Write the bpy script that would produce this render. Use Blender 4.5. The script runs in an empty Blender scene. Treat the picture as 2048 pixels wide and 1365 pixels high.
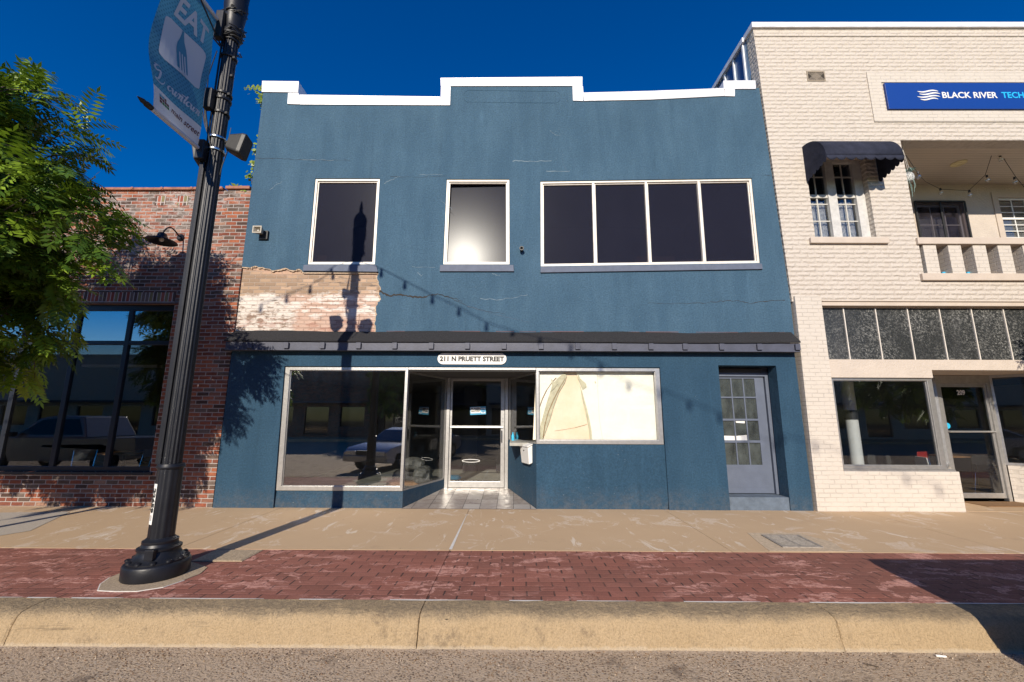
import bpy, bmesh, math, random
from mathutils import Vector, Matrix, noise as mnoise
from mathutils.geometry import tessellate_polygon
random.seed(7)
scene = bpy.context.scene
COL = scene.collection
# ------------------------------------------------------------ camera, sky, sun, exposure
CAM_H, FPX = 1.65, 842.7
PITCH, YAW, ROLL = 0.17783, -0.00501, 0.004145
cp, sp_ = math.cos(PITCH), math.sin(PITCH)
FW = Vector((math.sin(YAW)*cp, math.cos(YAW)*cp, sp_))
R0 = Vector((math.cos(YAW), -math.sin(YAW), 0)); U0 = R0.cross(FW)
RT = R0*math.cos(ROLL) + U0*math.sin(ROLL); UP = -R0*math.sin(ROLL) + U0*math.cos(ROLL)
cd = bpy.data.cameras.new('camera'); cam = bpy.data.objects.new('camera', cd); COL.objects.link(cam)
cd.sensor_width = 36; cd.lens = FPX/2048*36; cd.clip_start = 0.05; cd.clip_end = 2000
m = Matrix((RT, UP, -FW)).transposed().to_4x4(); m.translation = Vector((0, 0, CAM_H)); cam.matrix_world = m
scene.camera = cam
SUN = Vector((0.165, 1.0, -0.485)).normalized()
w = bpy.data.worlds.new("World"); scene.world = w; w.use_nodes = True
wt = w.node_tree; bg = wt.nodes['Background']
sky = wt.nodes.new('ShaderNodeTexSky'); sky.sky_type = 'NISHITA'; sky.sun_disc = False
sky.sun_elevation = math.asin(-SUN.z); sky.sun_rotation = math.atan2(-SUN.x, -SUN.y)
sky.air_density = 1.0; sky.dust_density = 0.3; sky.ozone_density = 3.0; sky.altitude = 300
hs = wt.nodes.new('ShaderNodeHueSaturation'); hs.inputs['Saturation'].default_value = 1.75; hs.inputs['Hue'].default_value = 0.516
wt.links.new(sky.outputs[0], hs.inputs['Color']); wt.links.new(hs.outputs[0], bg.inputs['Color'])
bg.inputs['Strength'].default_value = 0.105
ld = bpy.data.lights.new('sun', 'SUN'); lo = bpy.data.objects.new('sun', ld); COL.objects.link(lo)
ld.energy = 5.0; ld.angle = math.radians(0.5); ld.color = (1.0, 0.9, 0.76)
lo.rotation_euler = SUN.to_track_quat('-Z', 'Y').to_euler(); lo.location = (-4, -20, 14)
scene.view_settings.view_transform = 'Standard'; scene.view_settings.look = 'None'
scene.view_settings.exposure = 0.25; scene.view_settings.gamma = 1
scene.render.engine = 'CYCLES'
scene.cycles.transparent_max_bounces = 24

# ------------------------------------------------------------ measuring helpers (photo pixel -> metres on a real plane)
D = 8.05
def ray(px, py): return RT*((px-1024)/FPX) - UP*((py-682.5)/FPX) + FW
def W(px, py, Y=D):
    a = ray(px, py); t = Y/a.y; return (a.x*t, CAM_H + a.z*t)
def G(px, py, z=0.0):
    a = ray(px, py); t = (z-CAM_H)/a.z; return (a.x*t, a.y*t)

# ------------------------------------------------------------ mesh builder
class MB:
    def __init__(s): s.v = []; s.f = []; s.uv = None
    def add(s, vs, fs):
        o = len(s.v); s.v += [tuple(p) for p in vs]; s.f += [tuple(i+o for i in f) for f in fs]; return s
    def box(s, x0, x1, y0, y1, z0, z1):
        return s.add([(x0,y0,z0),(x1,y0,z0),(x1,y1,z0),(x0,y1,z0),(x0,y0,z1),(x1,y0,z1),(x1,y1,z1),(x0,y1,z1)],
                     [(0,3,2,1),(4,5,6,7),(0,1,5,4),(1,2,6,5),(2,3,7,6),(3,0,4,7)])
    def hexa(s, p):  # 8 points, bottom 4 then top 4
        return s.add(p, [(0,3,2,1),(4,5,6,7),(0,1,5,4),(1,2,6,5),(2,3,7,6),(3,0,4,7)])
    def prism(s, pts, c0, c1, holes=(), fn=None):
        fn = fn or (lambda a, b, c: (a, c, b))
        loops = [list(pts)] + [list(h) for h in holes]
        flat = [p for l in loops for p in l]
        tris = tessellate_polygon([[Vector((p[0], p[1], 0)) for p in l] for l in loops])
        n = len(flat)
        vs = [fn(p[0], p[1], c0) for p in flat] + [fn(p[0], p[1], c1) for p in flat]
        fs = [tuple(t) for t in tris] + [tuple(i+n for i in reversed(t)) for t in tris]
        k = 0
        for l in loops:
            for i in range(len(l)):
                a, b = k+i, k+(i+1) % len(l); fs.append((a, b, b+n, a+n))
            k += len(l)
        return s.add(vs, fs)
    def bar(s, p, q, wd, y0, y1, fn=None):
        d = Vector((q[0]-p[0], q[1]-p[1])); d.normalize(); n = Vector((-d.y, d.x))*wd/2
        return s.prism([(p[0]-n.x,p[1]-n.y),(q[0]-n.x,q[1]-n.y),(q[0]+n.x,q[1]+n.y),(p[0]+n.x,p[1]+n.y)], y0, y1, fn=fn)
    def tube(s, pts, r, seg=8, caps=True):
        pts = [Vector(p) for p in pts]; rs = r if isinstance(r, (list, tuple)) else [r]*len(pts)
        vs = []; fs = []; up = None
        for i, p in enumerate(pts):
            d = (pts[min(i+1, len(pts)-1)] - pts[max(i-1, 0)]).normalized()
            if up is None: up = d.orthogonal().normalized()
            else:
                up = (up - d*up.dot(d))
                up = up.normalized() if up.length > 1e-6 else d.orthogonal().normalized()
            b = d.cross(up)
            for k in range(seg):
                a = 2*math.pi*k/seg; vs.append(p + (up*math.cos(a) + b*math.sin(a))*rs[i])
        for i in range(len(pts)-1):
            for k in range(seg):
                a = i*seg+k; b2 = i*seg+(k+1) % seg; fs.append((a, b2, b2+seg, a+seg))
        if caps: fs.append(tuple(reversed(range(seg)))); fs.append(tuple((len(pts)-1)*seg+k for k in range(seg)))
        return s.add(vs, fs)
    def lathe(s, prof, c, seg=24, flute=0, nfl=0, axis='z'):
        vs = []; fs = []
        for r, z in prof:
            for k in range(seg):
                a = 2*math.pi*k/seg; rr = r*(1 - (flute*(0.5+0.5*math.cos(nfl*a)) if nfl else 0))
                x, y = rr*math.cos(a), rr*math.sin(a)
                if axis == 'z': vs.append((c[0]+x, c[1]+y, c[2]+z))
                elif axis == 'y': vs.append((c[0]+x, c[1]+z, c[2]+y))
                else: vs.append((c[0]+z, c[1]+x, c[2]+y))
        for i in range(len(prof)-1):
            for k in range(seg):
                a = i*seg+k; b = i*seg+(k+1) % seg; fs.append((a, b, b+seg, a+seg))
        fs.append(tuple(reversed(range(seg)))); fs.append(tuple((len(prof)-1)*seg+k for k in range(seg)))
        return s.add(vs, fs)
    def build(s, name, mat, parent=None, smooth=None, bevel=0, recalc=True):
        base = Vector((0,0,0)); p = parent
        while p is not None: base += p.location; p = p.parent
        me = bpy.data.meshes.new(name); me.from_pydata([tuple(Vector(v)-base) for v in s.v], [], s.f)
        if recalc:
            bm = bmesh.new(); bm.from_mesh(me); bmesh.ops.recalc_face_normals(bm, faces=bm.faces)
            bm.to_mesh(me); bm.free()
        if smooth is not None:
            me.shade_smooth(); me.set_sharp_from_angle(angle=math.radians(smooth))
        me.materials.append(mat)
        o = bpy.data.objects.new(name, me); COL.objects.link(o)
        if parent: o.parent = parent
        if bevel:
            b = o.modifiers.new('bevel', 'BEVEL'); b.width = bevel; b.segments = 2; b.limit_method = 'ANGLE'; b.angle_limit = math.radians(40)
        return o
def tag(o, label=None, cat=None, group=None, kind=None):
    if label: o['label'] = label
    if cat: o['category'] = cat
    if group: o['group'] = group
    if kind: o['kind'] = kind
    return o
def thing(name, loc, label, cat, group=None):
    o = bpy.data.objects.new(name, None); COL.objects.link(o); o.location = loc; o.empty_display_size = 0.2
    return tag(o, label, cat, group)
def copy_tree(o, parent=None):
    c = o.copy(); COL.objects.link(c); c.parent = parent
    for ch in [x for x in bpy.data.objects if x.parent == o]: copy_tree(ch, c)
    return c
def text_mb(body, size, fn, bold=0.0, shear=0.0, width=None, depth=0.003, align='LEFT'):
    """writing as solid letters; fn maps (x, y, c) of the lettering into the world"""
    cu = bpy.data.curves.new('lettering', 'FONT'); cu.body = body; cu.size = size; cu.offset = bold; cu.shear = shear
    cu.resolution_u = 3
    o = bpy.data.objects.new('lettering', cu); COL.objects.link(o)
    bpy.context.view_layer.update()
    me = bpy.data.meshes.new_from_object(o.evaluated_get(bpy.context.evaluated_depsgraph_get()))
    vs = [v.co.copy() for v in me.vertices]; fs = [tuple(p.vertices) for p in me.polygons]
    bpy.data.objects.remove(o); bpy.data.curves.remove(cu); bpy.data.meshes.remove(me)
    x0 = min(v.x for v in vs); x1 = max(v.x for v in vs); y0 = min(v.y for v in vs)
    k = (width/(x1-x0)) if width else 1
    n = len(vs); e = {}
    for f in fs:
        for i in range(len(f)):
            a, b = f[i], f[(i+1) % len(f)]; e[(a, b)] = 1
    out = MB()
    P0 = [fn((v.x-x0)*k, v.y, 0) for v in vs]; P1 = [fn((v.x-x0)*k, v.y, depth) for v in vs]
    F = [f for f in fs] + [tuple(i+n for i in reversed(f)) for f in fs]
    for (a, b) in e:
        if (b, a) not in e: F.append((a, b, b+n, a+n))
    out.add(P0+P1, F); return out

# ------------------------------------------------------------ materials
class NT:
    def __init__(s, name):
        s.m = bpy.data.materials.new(name); s.m.use_nodes = True; s.t = s.m.node_tree
        s.b = s.t.nodes['Principled BSDF']; s.o = s.t.nodes['Material Output']
        s.tc = s.t.nodes.new('ShaderNodeTexCoord'); s.co = s.tc.outputs['Object']
    def n(s, k): return s.t.nodes.new('ShaderNode'+k)
    def set(s, inp, v):
        if isinstance(v, bpy.types.NodeSocket): s.t.links.new(v, inp)
        elif v is not None: inp.default_value = v
    def math(s, op, a, b=None, c=None):
        n = s.n('Math'); n.operation = op; s.set(n.inputs[0], a); s.set(n.inputs[1], b); s.set(n.inputs[2], c); return n.outputs[0]
    def vm(s, op, a, b=None):
        n = s.n('VectorMath'); n.operation = op; s.set(n.inputs[0], a); s.set(n.inputs[1], b); return n.outputs[0]
    def scale(s, v, k): return s.vm('MULTIPLY', v, k)
    def noise(s, sc, det=3, vec=None, rough=0.6, dist=0.0):
        n = s.n('TexNoise'); s.set(n.inputs['Vector'], vec if vec is not None else s.co); n.inputs['Scale'].default_value = sc
        n.inputs['Detail'].default_value = det; n.inputs['Roughness'].default_value = rough; n.inputs['Distortion'].default_value = dist
        return n.outputs['Fac']
    def voro(s, sc, vec=None, out='Distance', feat='F1'):
        n = s.n('TexVoronoi'); n.feature = feat; s.set(n.inputs['Vector'], vec if vec is not None else s.co); n.inputs['Scale'].default_value = sc
        return n.outputs[out]
    def mr(s, v, a, b, c=0.0, d=1.0, smooth=False):
        n = s.n('MapRange'); s.set(n.inputs[0], v)
        for i, x in zip((1,2,3,4), (a,b,c,d)): s.set(n.inputs[i], x)
        if smooth: n.interpolation_type = 'SMOOTHSTEP'
        return n.outputs[0]
    def mix(s, f, a, b, mode='MIX'):
        n = s.n('Mix'); n.data_type = 'RGBA'; n.blend_type = mode
        s.set(n.inputs[0], f)
        for i, x in ((6,a),(7,b)):
            if isinstance(x, (tuple, list)): x = tuple(x)+(1,) if len(x) == 3 else tuple(x)
            s.set(n.inputs[i], x)
        return n.outputs[2]
    def ramp(s, f, stops, const=False):
        n = s.n('ValToRGB'); s.set(n.inputs[0], f); cr = n.color_ramp
        if const: cr.interpolation = 'CONSTANT'
        while len(cr.elements) < len(stops): cr.elements.new(0.5)
        for e, (p, c) in zip(cr.elements, stops): e.position = p; e.color = tuple(c)+(1,)
        return n.outputs[0]
    def xyz(s, v=None):
        n = s.n('SeparateXYZ'); s.set(n.inputs[0], v if v is not None else s.co); return n.outputs
    def comb(s, x, y, z=0.0):
        n = s.n('CombineXYZ'); s.set(n.inputs[0], x); s.set(n.inputs[1], y); s.set(n.inputs[2], z); return n.outputs[0]
    def bump(s, h, dist, strength=1.0, normal=None):
        n = s.n('Bump'); s.set(n.inputs['Height'], h); n.inputs['Distance'].default_value = dist; n.inputs['Strength'].default_value = strength
        if normal is not None: s.set(n.inputs['Normal'], normal)
        s.t.links.new(n.outputs[0], s.b.inputs['Normal']); return n.outputs[0]
    def fin(s, col=None, rough=None, metal=None, spec=None):
        if isinstance(col, (tuple, list)): col = tuple(col)+(1,)
        s.set(s.b.inputs['Base Color'], col); s.set(s.b.inputs['Roughness'], rough); s.set(s.b.inputs['Metallic'], metal)
        s.set(s.b.inputs['Specular IOR Level'], spec); return s.m
    def brick(s, u, v, bw, bh, mortar, off=0.5, soft=0.004, wob=0.003):
        wn = s.math('MULTIPLY_ADD', s.noise(9, 2), wob*2, -wob)
        u = s.math('ADD', u, wn); v = s.math('ADD', v, s.math('MULTIPLY_ADD', s.noise(7.3, 2, s.vm('ADD', s.co, (9, 4, 2))), wob*2, -wob))
        vv = s.math('DIVIDE', v, bh); row = s.math('FLOOR', vv); fv = s.math('FRACT', vv)
        par = s.math('MULTIPLY', s.math('FLOORED_MODULO', row, 2.0), off)
        uu = s.math('ADD', s.math('DIVIDE', u, bw), par); cl = s.math('FLOOR', uu); fu = s.math('FRACT', uu)
        wnn = s.n('TexWhiteNoise'); wnn.noise_dimensions = '2D'; s.t.links.new(s.comb(cl, row), wnn.inputs['Vector'])
        du = s.math('MULTIPLY', s.math('MINIMUM', fu, s.math('SUBTRACT', 1.0, fu)), bw)
        dv = s.math('MULTIPLY', s.math('MINIMUM', fv, s.math('SUBTRACT', 1.0, fv)), bh)
        d = s.math('MINIMUM', du, dv)
        face = s.mr(d, mortar/2, mortar/2+soft, 0, 1, True)
        return dict(r=wnn.outputs['Value'], c=wnn.outputs['Color'], face=face, fu=fu, fv=fv, row=row, col=cl, du=du, dv=dv)

def simple(name, col, rough=0.6, metal=0.0, var=0.0, vs=8, bump=0.0, bs=60, spec=None):
    n = NT(name); c = tuple(col)
    if var:
        f = n.noise(vs, 4); c2 = tuple(x*(1-var) for x in col); c3 = tuple(min(1, x*(1+var)) for x in col)
        c = n.mix(n.mr(f, 0.3, 0.7), c2, c3)
    if bump: n.bump(n.noise(bs, 3), bump)
    return n.fin(c, rough, metal, spec)

def m_stucco(name, base, light):
    n = NT(name); x, y, z = n.xyz()
    grain = n.noise(34, 5, rough=0.75); fine = n.noise(95, 3)
    v = n.scale(n.co, (1.0, 1.0, 0.22)); streak = n.noise(2.6, 5, v, 0.6, 0.3); blot = n.noise(1.1, 5, rough=0.65)
    c = n.mix(n.mr(streak, 0.38, 0.72), base, light)
    c = n.mix(n.mr(blot, 0.35, 0.7, 0, 0.35), c, tuple(b*0.72 for b in base))
    c = n.mix(n.mr(grain, 0.38, 0.62, 0.0, 0.55), c, tuple(b*0.45 for b in base))
    c = n.mix(n.mr(n.noise(70, 2, n.vm('ADD', n.co, (3, 1, 5))), 0.66, 0.75, 0, 0.35), c, tuple(min(1, l*1.5) for l in light))
    # faded chalky runs below sills
    runs = n.math('MULTIPLY', n.mr(n.noise(5, 4, n.scale(n.co, (1, 1, 0.08))), 0.62, 0.78), n.mr(n.noise(0.9, 2), 0.45, 0.6))
    c = n.mix(n.math('MULTIPLY', runs, 0.45), c, tuple(min(1, l*1.25) for l in light))
    # splash dirt by the pavement, scuffs and chipped specks
    dz = n.mr(n.math('ADD', z, n.math('MULTIPLY_ADD', n.noise(2.5, 5, rough=0.7), 0.5, -0.25)), 0.42, 0.0)
    c = n.mix(n.math('MULTIPLY', dz, n.mr(n.noise(9, 5, rough=0.75), 0.4, 0.65, 0.05, 0.38)), c, (0.15, 0.135, 0.12))
    chip = n.math('MULTIPLY', n.mr(n.noise(38, 3, n.vm('ADD', n.co, (7, 7, 7)), 0.5), 0.70, 0.74), n.mr(n.noise(1.7, 3), 0.5, 0.62)); c = n.mix(n.math('MULTIPLY', chip, 0.6), c, (0.34, 0.38, 0.40))
    drip = n.math('MULTIPLY', n.mr(n.noise(8, 4, n.scale(n.co, (1, 1, 0.035))), 0.56, 0.70), n.mr(n.noise(1.3, 3, n.vm('ADD', n.co, (2, 0, 9))), 0.45, 0.6)); c = n.mix(n.math('MULTIPLY', drip, 0.30), c, tuple(b*0.45 for b in base))
    h = n.math('ADD', n.math('ADD', n.math('MULTIPLY', grain, 0.7), n.math('MULTIPLY', fine, 0.3)), n.math('MULTIPLY', n.noise(4, 4), 0.8))
    n.bump(h, 0.02, 0.9)
    return n.fin(c, 0.82, 0, 0.25)

def m_redbrick(name, wash=True):
    n = NT(name); x, y, z = n.xyz(); u = n.math('ADD', x, y)
    b = n.brick(u, z, 0.225, 0.0775, 0.011, 0.5, 0.005, 0.004)
    c = n.ramp(b['r'], [(0, (0.075,0.045,0.035)), (0.10, (0.12,0.08,0.06)), (0.2, (0.20,0.065,0.04)), (0.42, (0.28,0.085,0.045)), (0.62, (0.36,0.12,0.06)), (0.8, (0.25,0.115,0.075)), (0.9, (0.15,0.115,0.095)), (0.97, (0.33,0.19,0.13))], True)
    c = n.mix(n.mr(n.noise(26, 4), 0.35, 0.75, 0, 0.5), c, (0.06, 0.03, 0.025))
    mort = n.mix(n.noise(12, 3), (0.30, 0.255, 0.23), (0.46, 0.41, 0.38))
    c = n.mix(b['face'], mort, c)
    if wash:
        ww = n.math('MULTIPLY', n.mr(n.noise(1.1, 5, rough=0.7), 0.42, 0.62), n.mr(n.noise(14, 4, n.scale(n.co, (0.5, 0.5, 1.6)), 0.7), 0.42, 0.62))
        ww = n.math('MULTIPLY', ww, n.mr(z, 3.9, 5.2, 0.1, 0.75))
        c = n.mix(ww, c, (0.60, 0.54, 0.50))
    h = n.math('ADD', b['face'], n.math('MULTIPLY', n.noise(50, 4), 0.45))
    n.bump(h, 0.012); return n.fin(c, 0.9, 0, 0.2)

def m_soldier(name):
    n = NT(name); x, y, z = n.xyz(); u = n.math('ADD', x, y)
    b = n.brick(z, u, 0.215, 0.0775, 0.014, 0.0)
    c = n.ramp(b['r'], [(0, (0.09,0.06,0.05)), (0.2, (0.25,0.06,0.035)), (0.5, (0.20,0.17,0.08)), (0.7, (0.33,0.10,0.06)), (0.9, (0.16,0.12,0.10))], True)
    c = n.mix(b['face'], (0.50, 0.44, 0.40), c)
    n.bump(n.math('ADD', b['face'], n.math('MULTIPLY', n.noise(50, 4), 0.4)), 0.012); return n.fin(c, 0.9)

def m_exposed(name):
    n = NT(name); x, y, z = n.xyz(); u = n.math('ADD', x, y)
    b = n.brick(u, z, 0.215, 0.078, 0.010)
    tan = n.ramp(b['r'], [(0, (0.30,0.21,0.145)), (0.35, (0.40,0.28,0.19)), (0.7, (0.34,0.24,0.17)), (0.9, (0.47,0.33,0.23))], True)
    tan = n.mix(b['face'], (0.42, 0.33, 0.26), tan)
    pink = n.mix(n.noise(5, 4), (0.55, 0.39, 0.31), (0.47, 0.33, 0.26))
    pink = n.mix(n.math('MULTIPLY', n.math('SUBTRACT', 1.0, b['face']), n.mr(n.noise(4, 3), 0.4, 0.6, 0, 0.6)), pink, (0.26, 0.15, 0.11))
    white = n.mix(n.mr(n.noise(11, 5, n.scale(n.co, (0.6, 0.6, 1.5))), 0.5, 0.6), (0.62, 0.56, 0.50), (0.27, 0.20, 0.155))
    red = (0.30, 0.10, 0.065)
    zz = n.math('ADD', z, n.math('MULTIPLY_ADD', n.noise(2.2, 5, rough=0.7), 0.5, -0.25))
    low = n.mr(zz, 4.06, 3.98); xx = n.math('ADD', x, n.math('MULTIPLY_ADD', n.noise(1.6, 5, rough=0.7), 1.4, -0.7))
    lowc = n.mix(n.mr(xx, EXB_X-0.1, EXB_X+0.1), white, pink)
    top = n.mr(zz, 4.45, 4.55)
    c = n.mix(low, tan, lowc); c = n.mix(n.math('MULTIPLY', top, 0.6), c, (0.56, 0.36, 0.27))
    wm = n.math('MULTIPLY', n.mr(n.noise(3.5, 5, n.scale(n.co, (0.5, 0.5, 2.2)), 0.7), 0.48, 0.54), n.mr(zz, 3.55, 3.65))
    wm = n.math('MULTIPLY', wm, n.mr(zz, 4.12, 4.02)); c = n.mix(wm, c, (0.66, 0.60, 0.54))
    dk = n.math('MULTIPLY', n.mr(n.noise(6, 5, n.scale(n.co, (0.5, 0.5, 3.0)), 0.75), 0.60, 0.64), n.mr(zz, 3.5, 3.6)); c = n.mix(dk, c, (0.20, 0.155, 0.125))
    rm = n.math('MULTIPLY', n.mr(n.noise(9, 4, n.scale(n.co, (0.6, 0.6, 2))), 0.50, 0.56), n.mr(zz, 3.60, 3.48)); c = n.mix(n.math('MULTIPLY', rm, 0.4), c, red)
    n.bump(n.math('ADD', b['face'], n.math('MULTIPLY', n.noise(45, 4), 0.6)), 0.012); return n.fin(c, 0.92, 0, 0.15)

def m_rockface(name):
    n = NT(name); x, y, z = n.xyz(); u = n.math('ADD', x, y)
    b = n.brick(u, z, 0.27, 0.094, 0.012, 0.5, 0.012, 0.018)
    # each course bulges outward and overhangs its bed joint
    prof = n.mr(b['fv'], 0.0, 0.42, 0.0, 1.0, True); topf = n.mr(b['fv'], 0.42, 1.0, 1.0, 0.15, True)
    uu = n.mr(b['du'], 0.0, 0.045, 0.12, 1.0, True)
    h = n.math('MULTIPLY', n.math('MULTIPLY', prof, topf), uu)
    h = n.math('ADD', n.math('MULTIPLY', h, n.mr(b['r'], 0, 1, 0.7, 1.15)), n.math('MULTIPLY', n.noise(20, 5, rough=0.7), 1.3))
    c = n.mix(n.noise(1.4, 4), (0.50, 0.445, 0.385), (0.56, 0.505, 0.445))
    course_shade = n.math('MULTIPLY', n.mr(b['dv'], 0.012, 0.0), n.mr(n.noise(6, 4), 0.40, 0.56)); c = n.mix(n.math('MULTIPLY', course_shade, 0.4), c, (0.32, 0.25, 0.19))  # shadow line under each course, put into the colour as brown
    c = n.mix(n.mr(n.noise(30, 4), 0.55, 0.8, 0, 0.35), c, (0.5, 0.42, 0.33))
    vj = n.math('MULTIPLY', n.mr(b['du'], 0.014, 0.002), n.mr(n.noise(4, 3), 0.40, 0.6)); c = n.mix(n.math('MULTIPLY', vj, 0.35), c, (0.30, 0.24, 0.19)); st = n.mr(n.noise(2.4, 5, n.scale(n.co, (1, 1, 0.25)), 0.7), 0.58, 0.75, 0, 0.35); c = n.mix(st, c, (0.36, 0.30, 0.24))
    n.bump(h, 0.020, 0.85); return n.fin(c, 0.75, 0, 0.3)

def m_paintbrick(name, c0, c1, bw=0.215, bh=0.078):
    n = NT(name); x, y, z = n.xyz(); u = n.math('ADD', x, y)
    b = n.brick(u, z, bw, bh, 0.009, 0.5, 0.005, 0.003)
    c = n.mix(n.noise(1.5, 4), c0, c1); c = n.mix(n.mr(n.noise(25, 4), 0.55, 0.8, 0, 0.25), c, tuple(k*0.75 for k in c0))
    c = n.mix(n.math('MULTIPLY', n.math('SUBTRACT', 1.0, b['face']), n.mr(n.noise(5, 3), 0.42, 0.6, 0, 0.4)), c, tuple(k*0.55 for k in c0))
    n.bump(n.math('ADD', n.math('MULTIPLY', b['face'], 0.5), n.math('MULTIPLY', n.noise(60, 3), 0.4)), 0.007); return n.fin(c, 0.7, 0, 0.3)

def m_sidewalk(name):
    n = NT(name)
    c = n.mix(n.noise(0.7, 4), (0.48, 0.335, 0.20), (0.56, 0.405, 0.255))
    c = n.mix(n.mr(n.noise(120, 3, rough=0.8), 0.4, 0.75, 0, 0.45), c, (0.34, 0.25, 0.165))
    v = n.vm('ADD', n.scale(n.co, (1.0, 0.8, 1.0)), n.comb(n.math('MULTIPLY', n.noise(1.3, 2), 1.2), n.math('MULTIPLY', n.noise(1.1, 2, n.vm('ADD', n.co, (5, 2, 1))), 1.0)))
    p = n.math('MULTIPLY', n.mr(n.noise(2.0, 6, v, 0.72, 0.6), 0.56, 0.60), n.mr(n.noise(0.75, 2), 0.40, 0.5))
    p = n.math('MULTIPLY', p, n.mr(n.noise(30, 5, rough=0.8), 0.38, 0.58, 0.1, 1))
    c = n.mix(n.math('MULTIPLY', p, 0.6), c, (0.68, 0.60, 0.51))
    w2 = n.vm('ADD', n.scale(n.co, (1, 0.28, 1)), n.comb(0.0, n.math('MULTIPLY', n.xyz()[0], 0.25)))
    q = n.math('MULTIPLY', n.mr(n.noise(3.2, 5, w2, 0.7, 1.2), 0.59, 0.62), n.mr(n.noise(0.9, 2, n.vm('ADD', n.co, (8, 3, 0))), 0.42, 0.52)); c = n.mix(n.math('MULTIPLY', q, 0.6), c, (0.70, 0.63, 0.53))
    st = n.mr(n.noise(1.7, 5, n.vm('ADD', n.co, (2, 7, 0)), 0.7), 0.60, 0.75, 0, 0.30); c = n.mix(st, c, (0.27, 0.20, 0.14))
    gum = n.math('MULTIPLY', n.mr(n.voro(5.5), 0.075, 0.05), n.mr(n.noise(1.9, 2, n.vm('ADD', n.co, (4, 9, 0))), 0.5, 0.56)); c = n.mix(n.math('MULTIPLY', gum, 0.55), c, (0.20, 0.15, 0.11))
    n.bump(n.math('ADD', n.noise(130, 3, rough=0.8), n.math('MULTIPLY', n.noise(12, 5, rough=0.8), 0.6)), 0.004); return n.fin(c, 0.88, 0, 0.25)

def m_pavers(name):
    n = NT(name); x, y, z = n.xyz()
    b = n.brick(x, y, 0.262, 0.1165, 0.011, 0.5, 0.006, 0.004)
    c = n.ramp(b['r'], [(0, (0.270,0.105,0.075)), (0.3, (0.310,0.120,0.086)), (0.6, (0.255,0.098,0.072)), (0.85, (0.330,0.132,0.096))], False)
    c = n.mix(n.mr(n.noise(70, 4, rough=0.8), 0.42, 0.75, 0, 0.55), c, (0.10, 0.045, 0.036))
    c = n.mix(n.mr(n.noise(0.9, 3), 0.4, 0.65, 0, 0.45), c, (0.13, 0.065, 0.05))
    side = n.math('MINIMUM', n.mr(b['du'], 0.004, 0.009), 1.0)
    jn = n.mr(n.noise(4, 3), 0.35, 0.6)
    c = n.mix(n.math('MULTIPLY', n.math('SUBTRACT', 1.0, n.mr(b['du'], 0.004, 0.010)), n.mr(n.noise(2.3, 3), 0.30, 0.55)), c, (0.055, 0.035, 0.03))
    c = n.mix(n.math('MULTIPLY', n.mr(b['dv'], 0.007, 0.003), n.math('MULTIPLY', jn, 0.4)), c, (0.34, 0.15, 0.12))
    v = n.vm('ADD', n.scale(n.co, (0.62, 1.7, 1.0)), n.comb(n.math('MULTIPLY', n.noise(3, 3), 0.7), n.math('MULTIPLY', n.noise(2.7, 3, n.vm('ADD', n.co, (4, 4, 1))), 0.7)))
    p = n.math('MULTIPLY', n.mr(n.noise(3.6, 7, v, 0.75, 0.4), 0.535, 0.565), n.mr(n.noise(0.8, 2, n.vm('ADD', n.co, (1, 5, 0))), 0.38, 0.52))
    p = n.math('MULTIPLY', p, n.mr(n.noise(22, 5, n.scale(n.co, (0.6, 1.4, 1)), 0.8), 0.40, 0.55, 0.15, 1)); c = n.mix(n.math('MULTIPLY', p, 0.85), c, (0.60, 0.32, 0.26))
    h = n.math('ADD', n.math('MULTIPLY', b['face'], 0.6), n.math('MULTIPLY', n.noise(60, 4, rough=0.8), 0.5)); n.bump(h, 0.006)
    return n.fin(c, 0.85, 0, 0.25)

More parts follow.
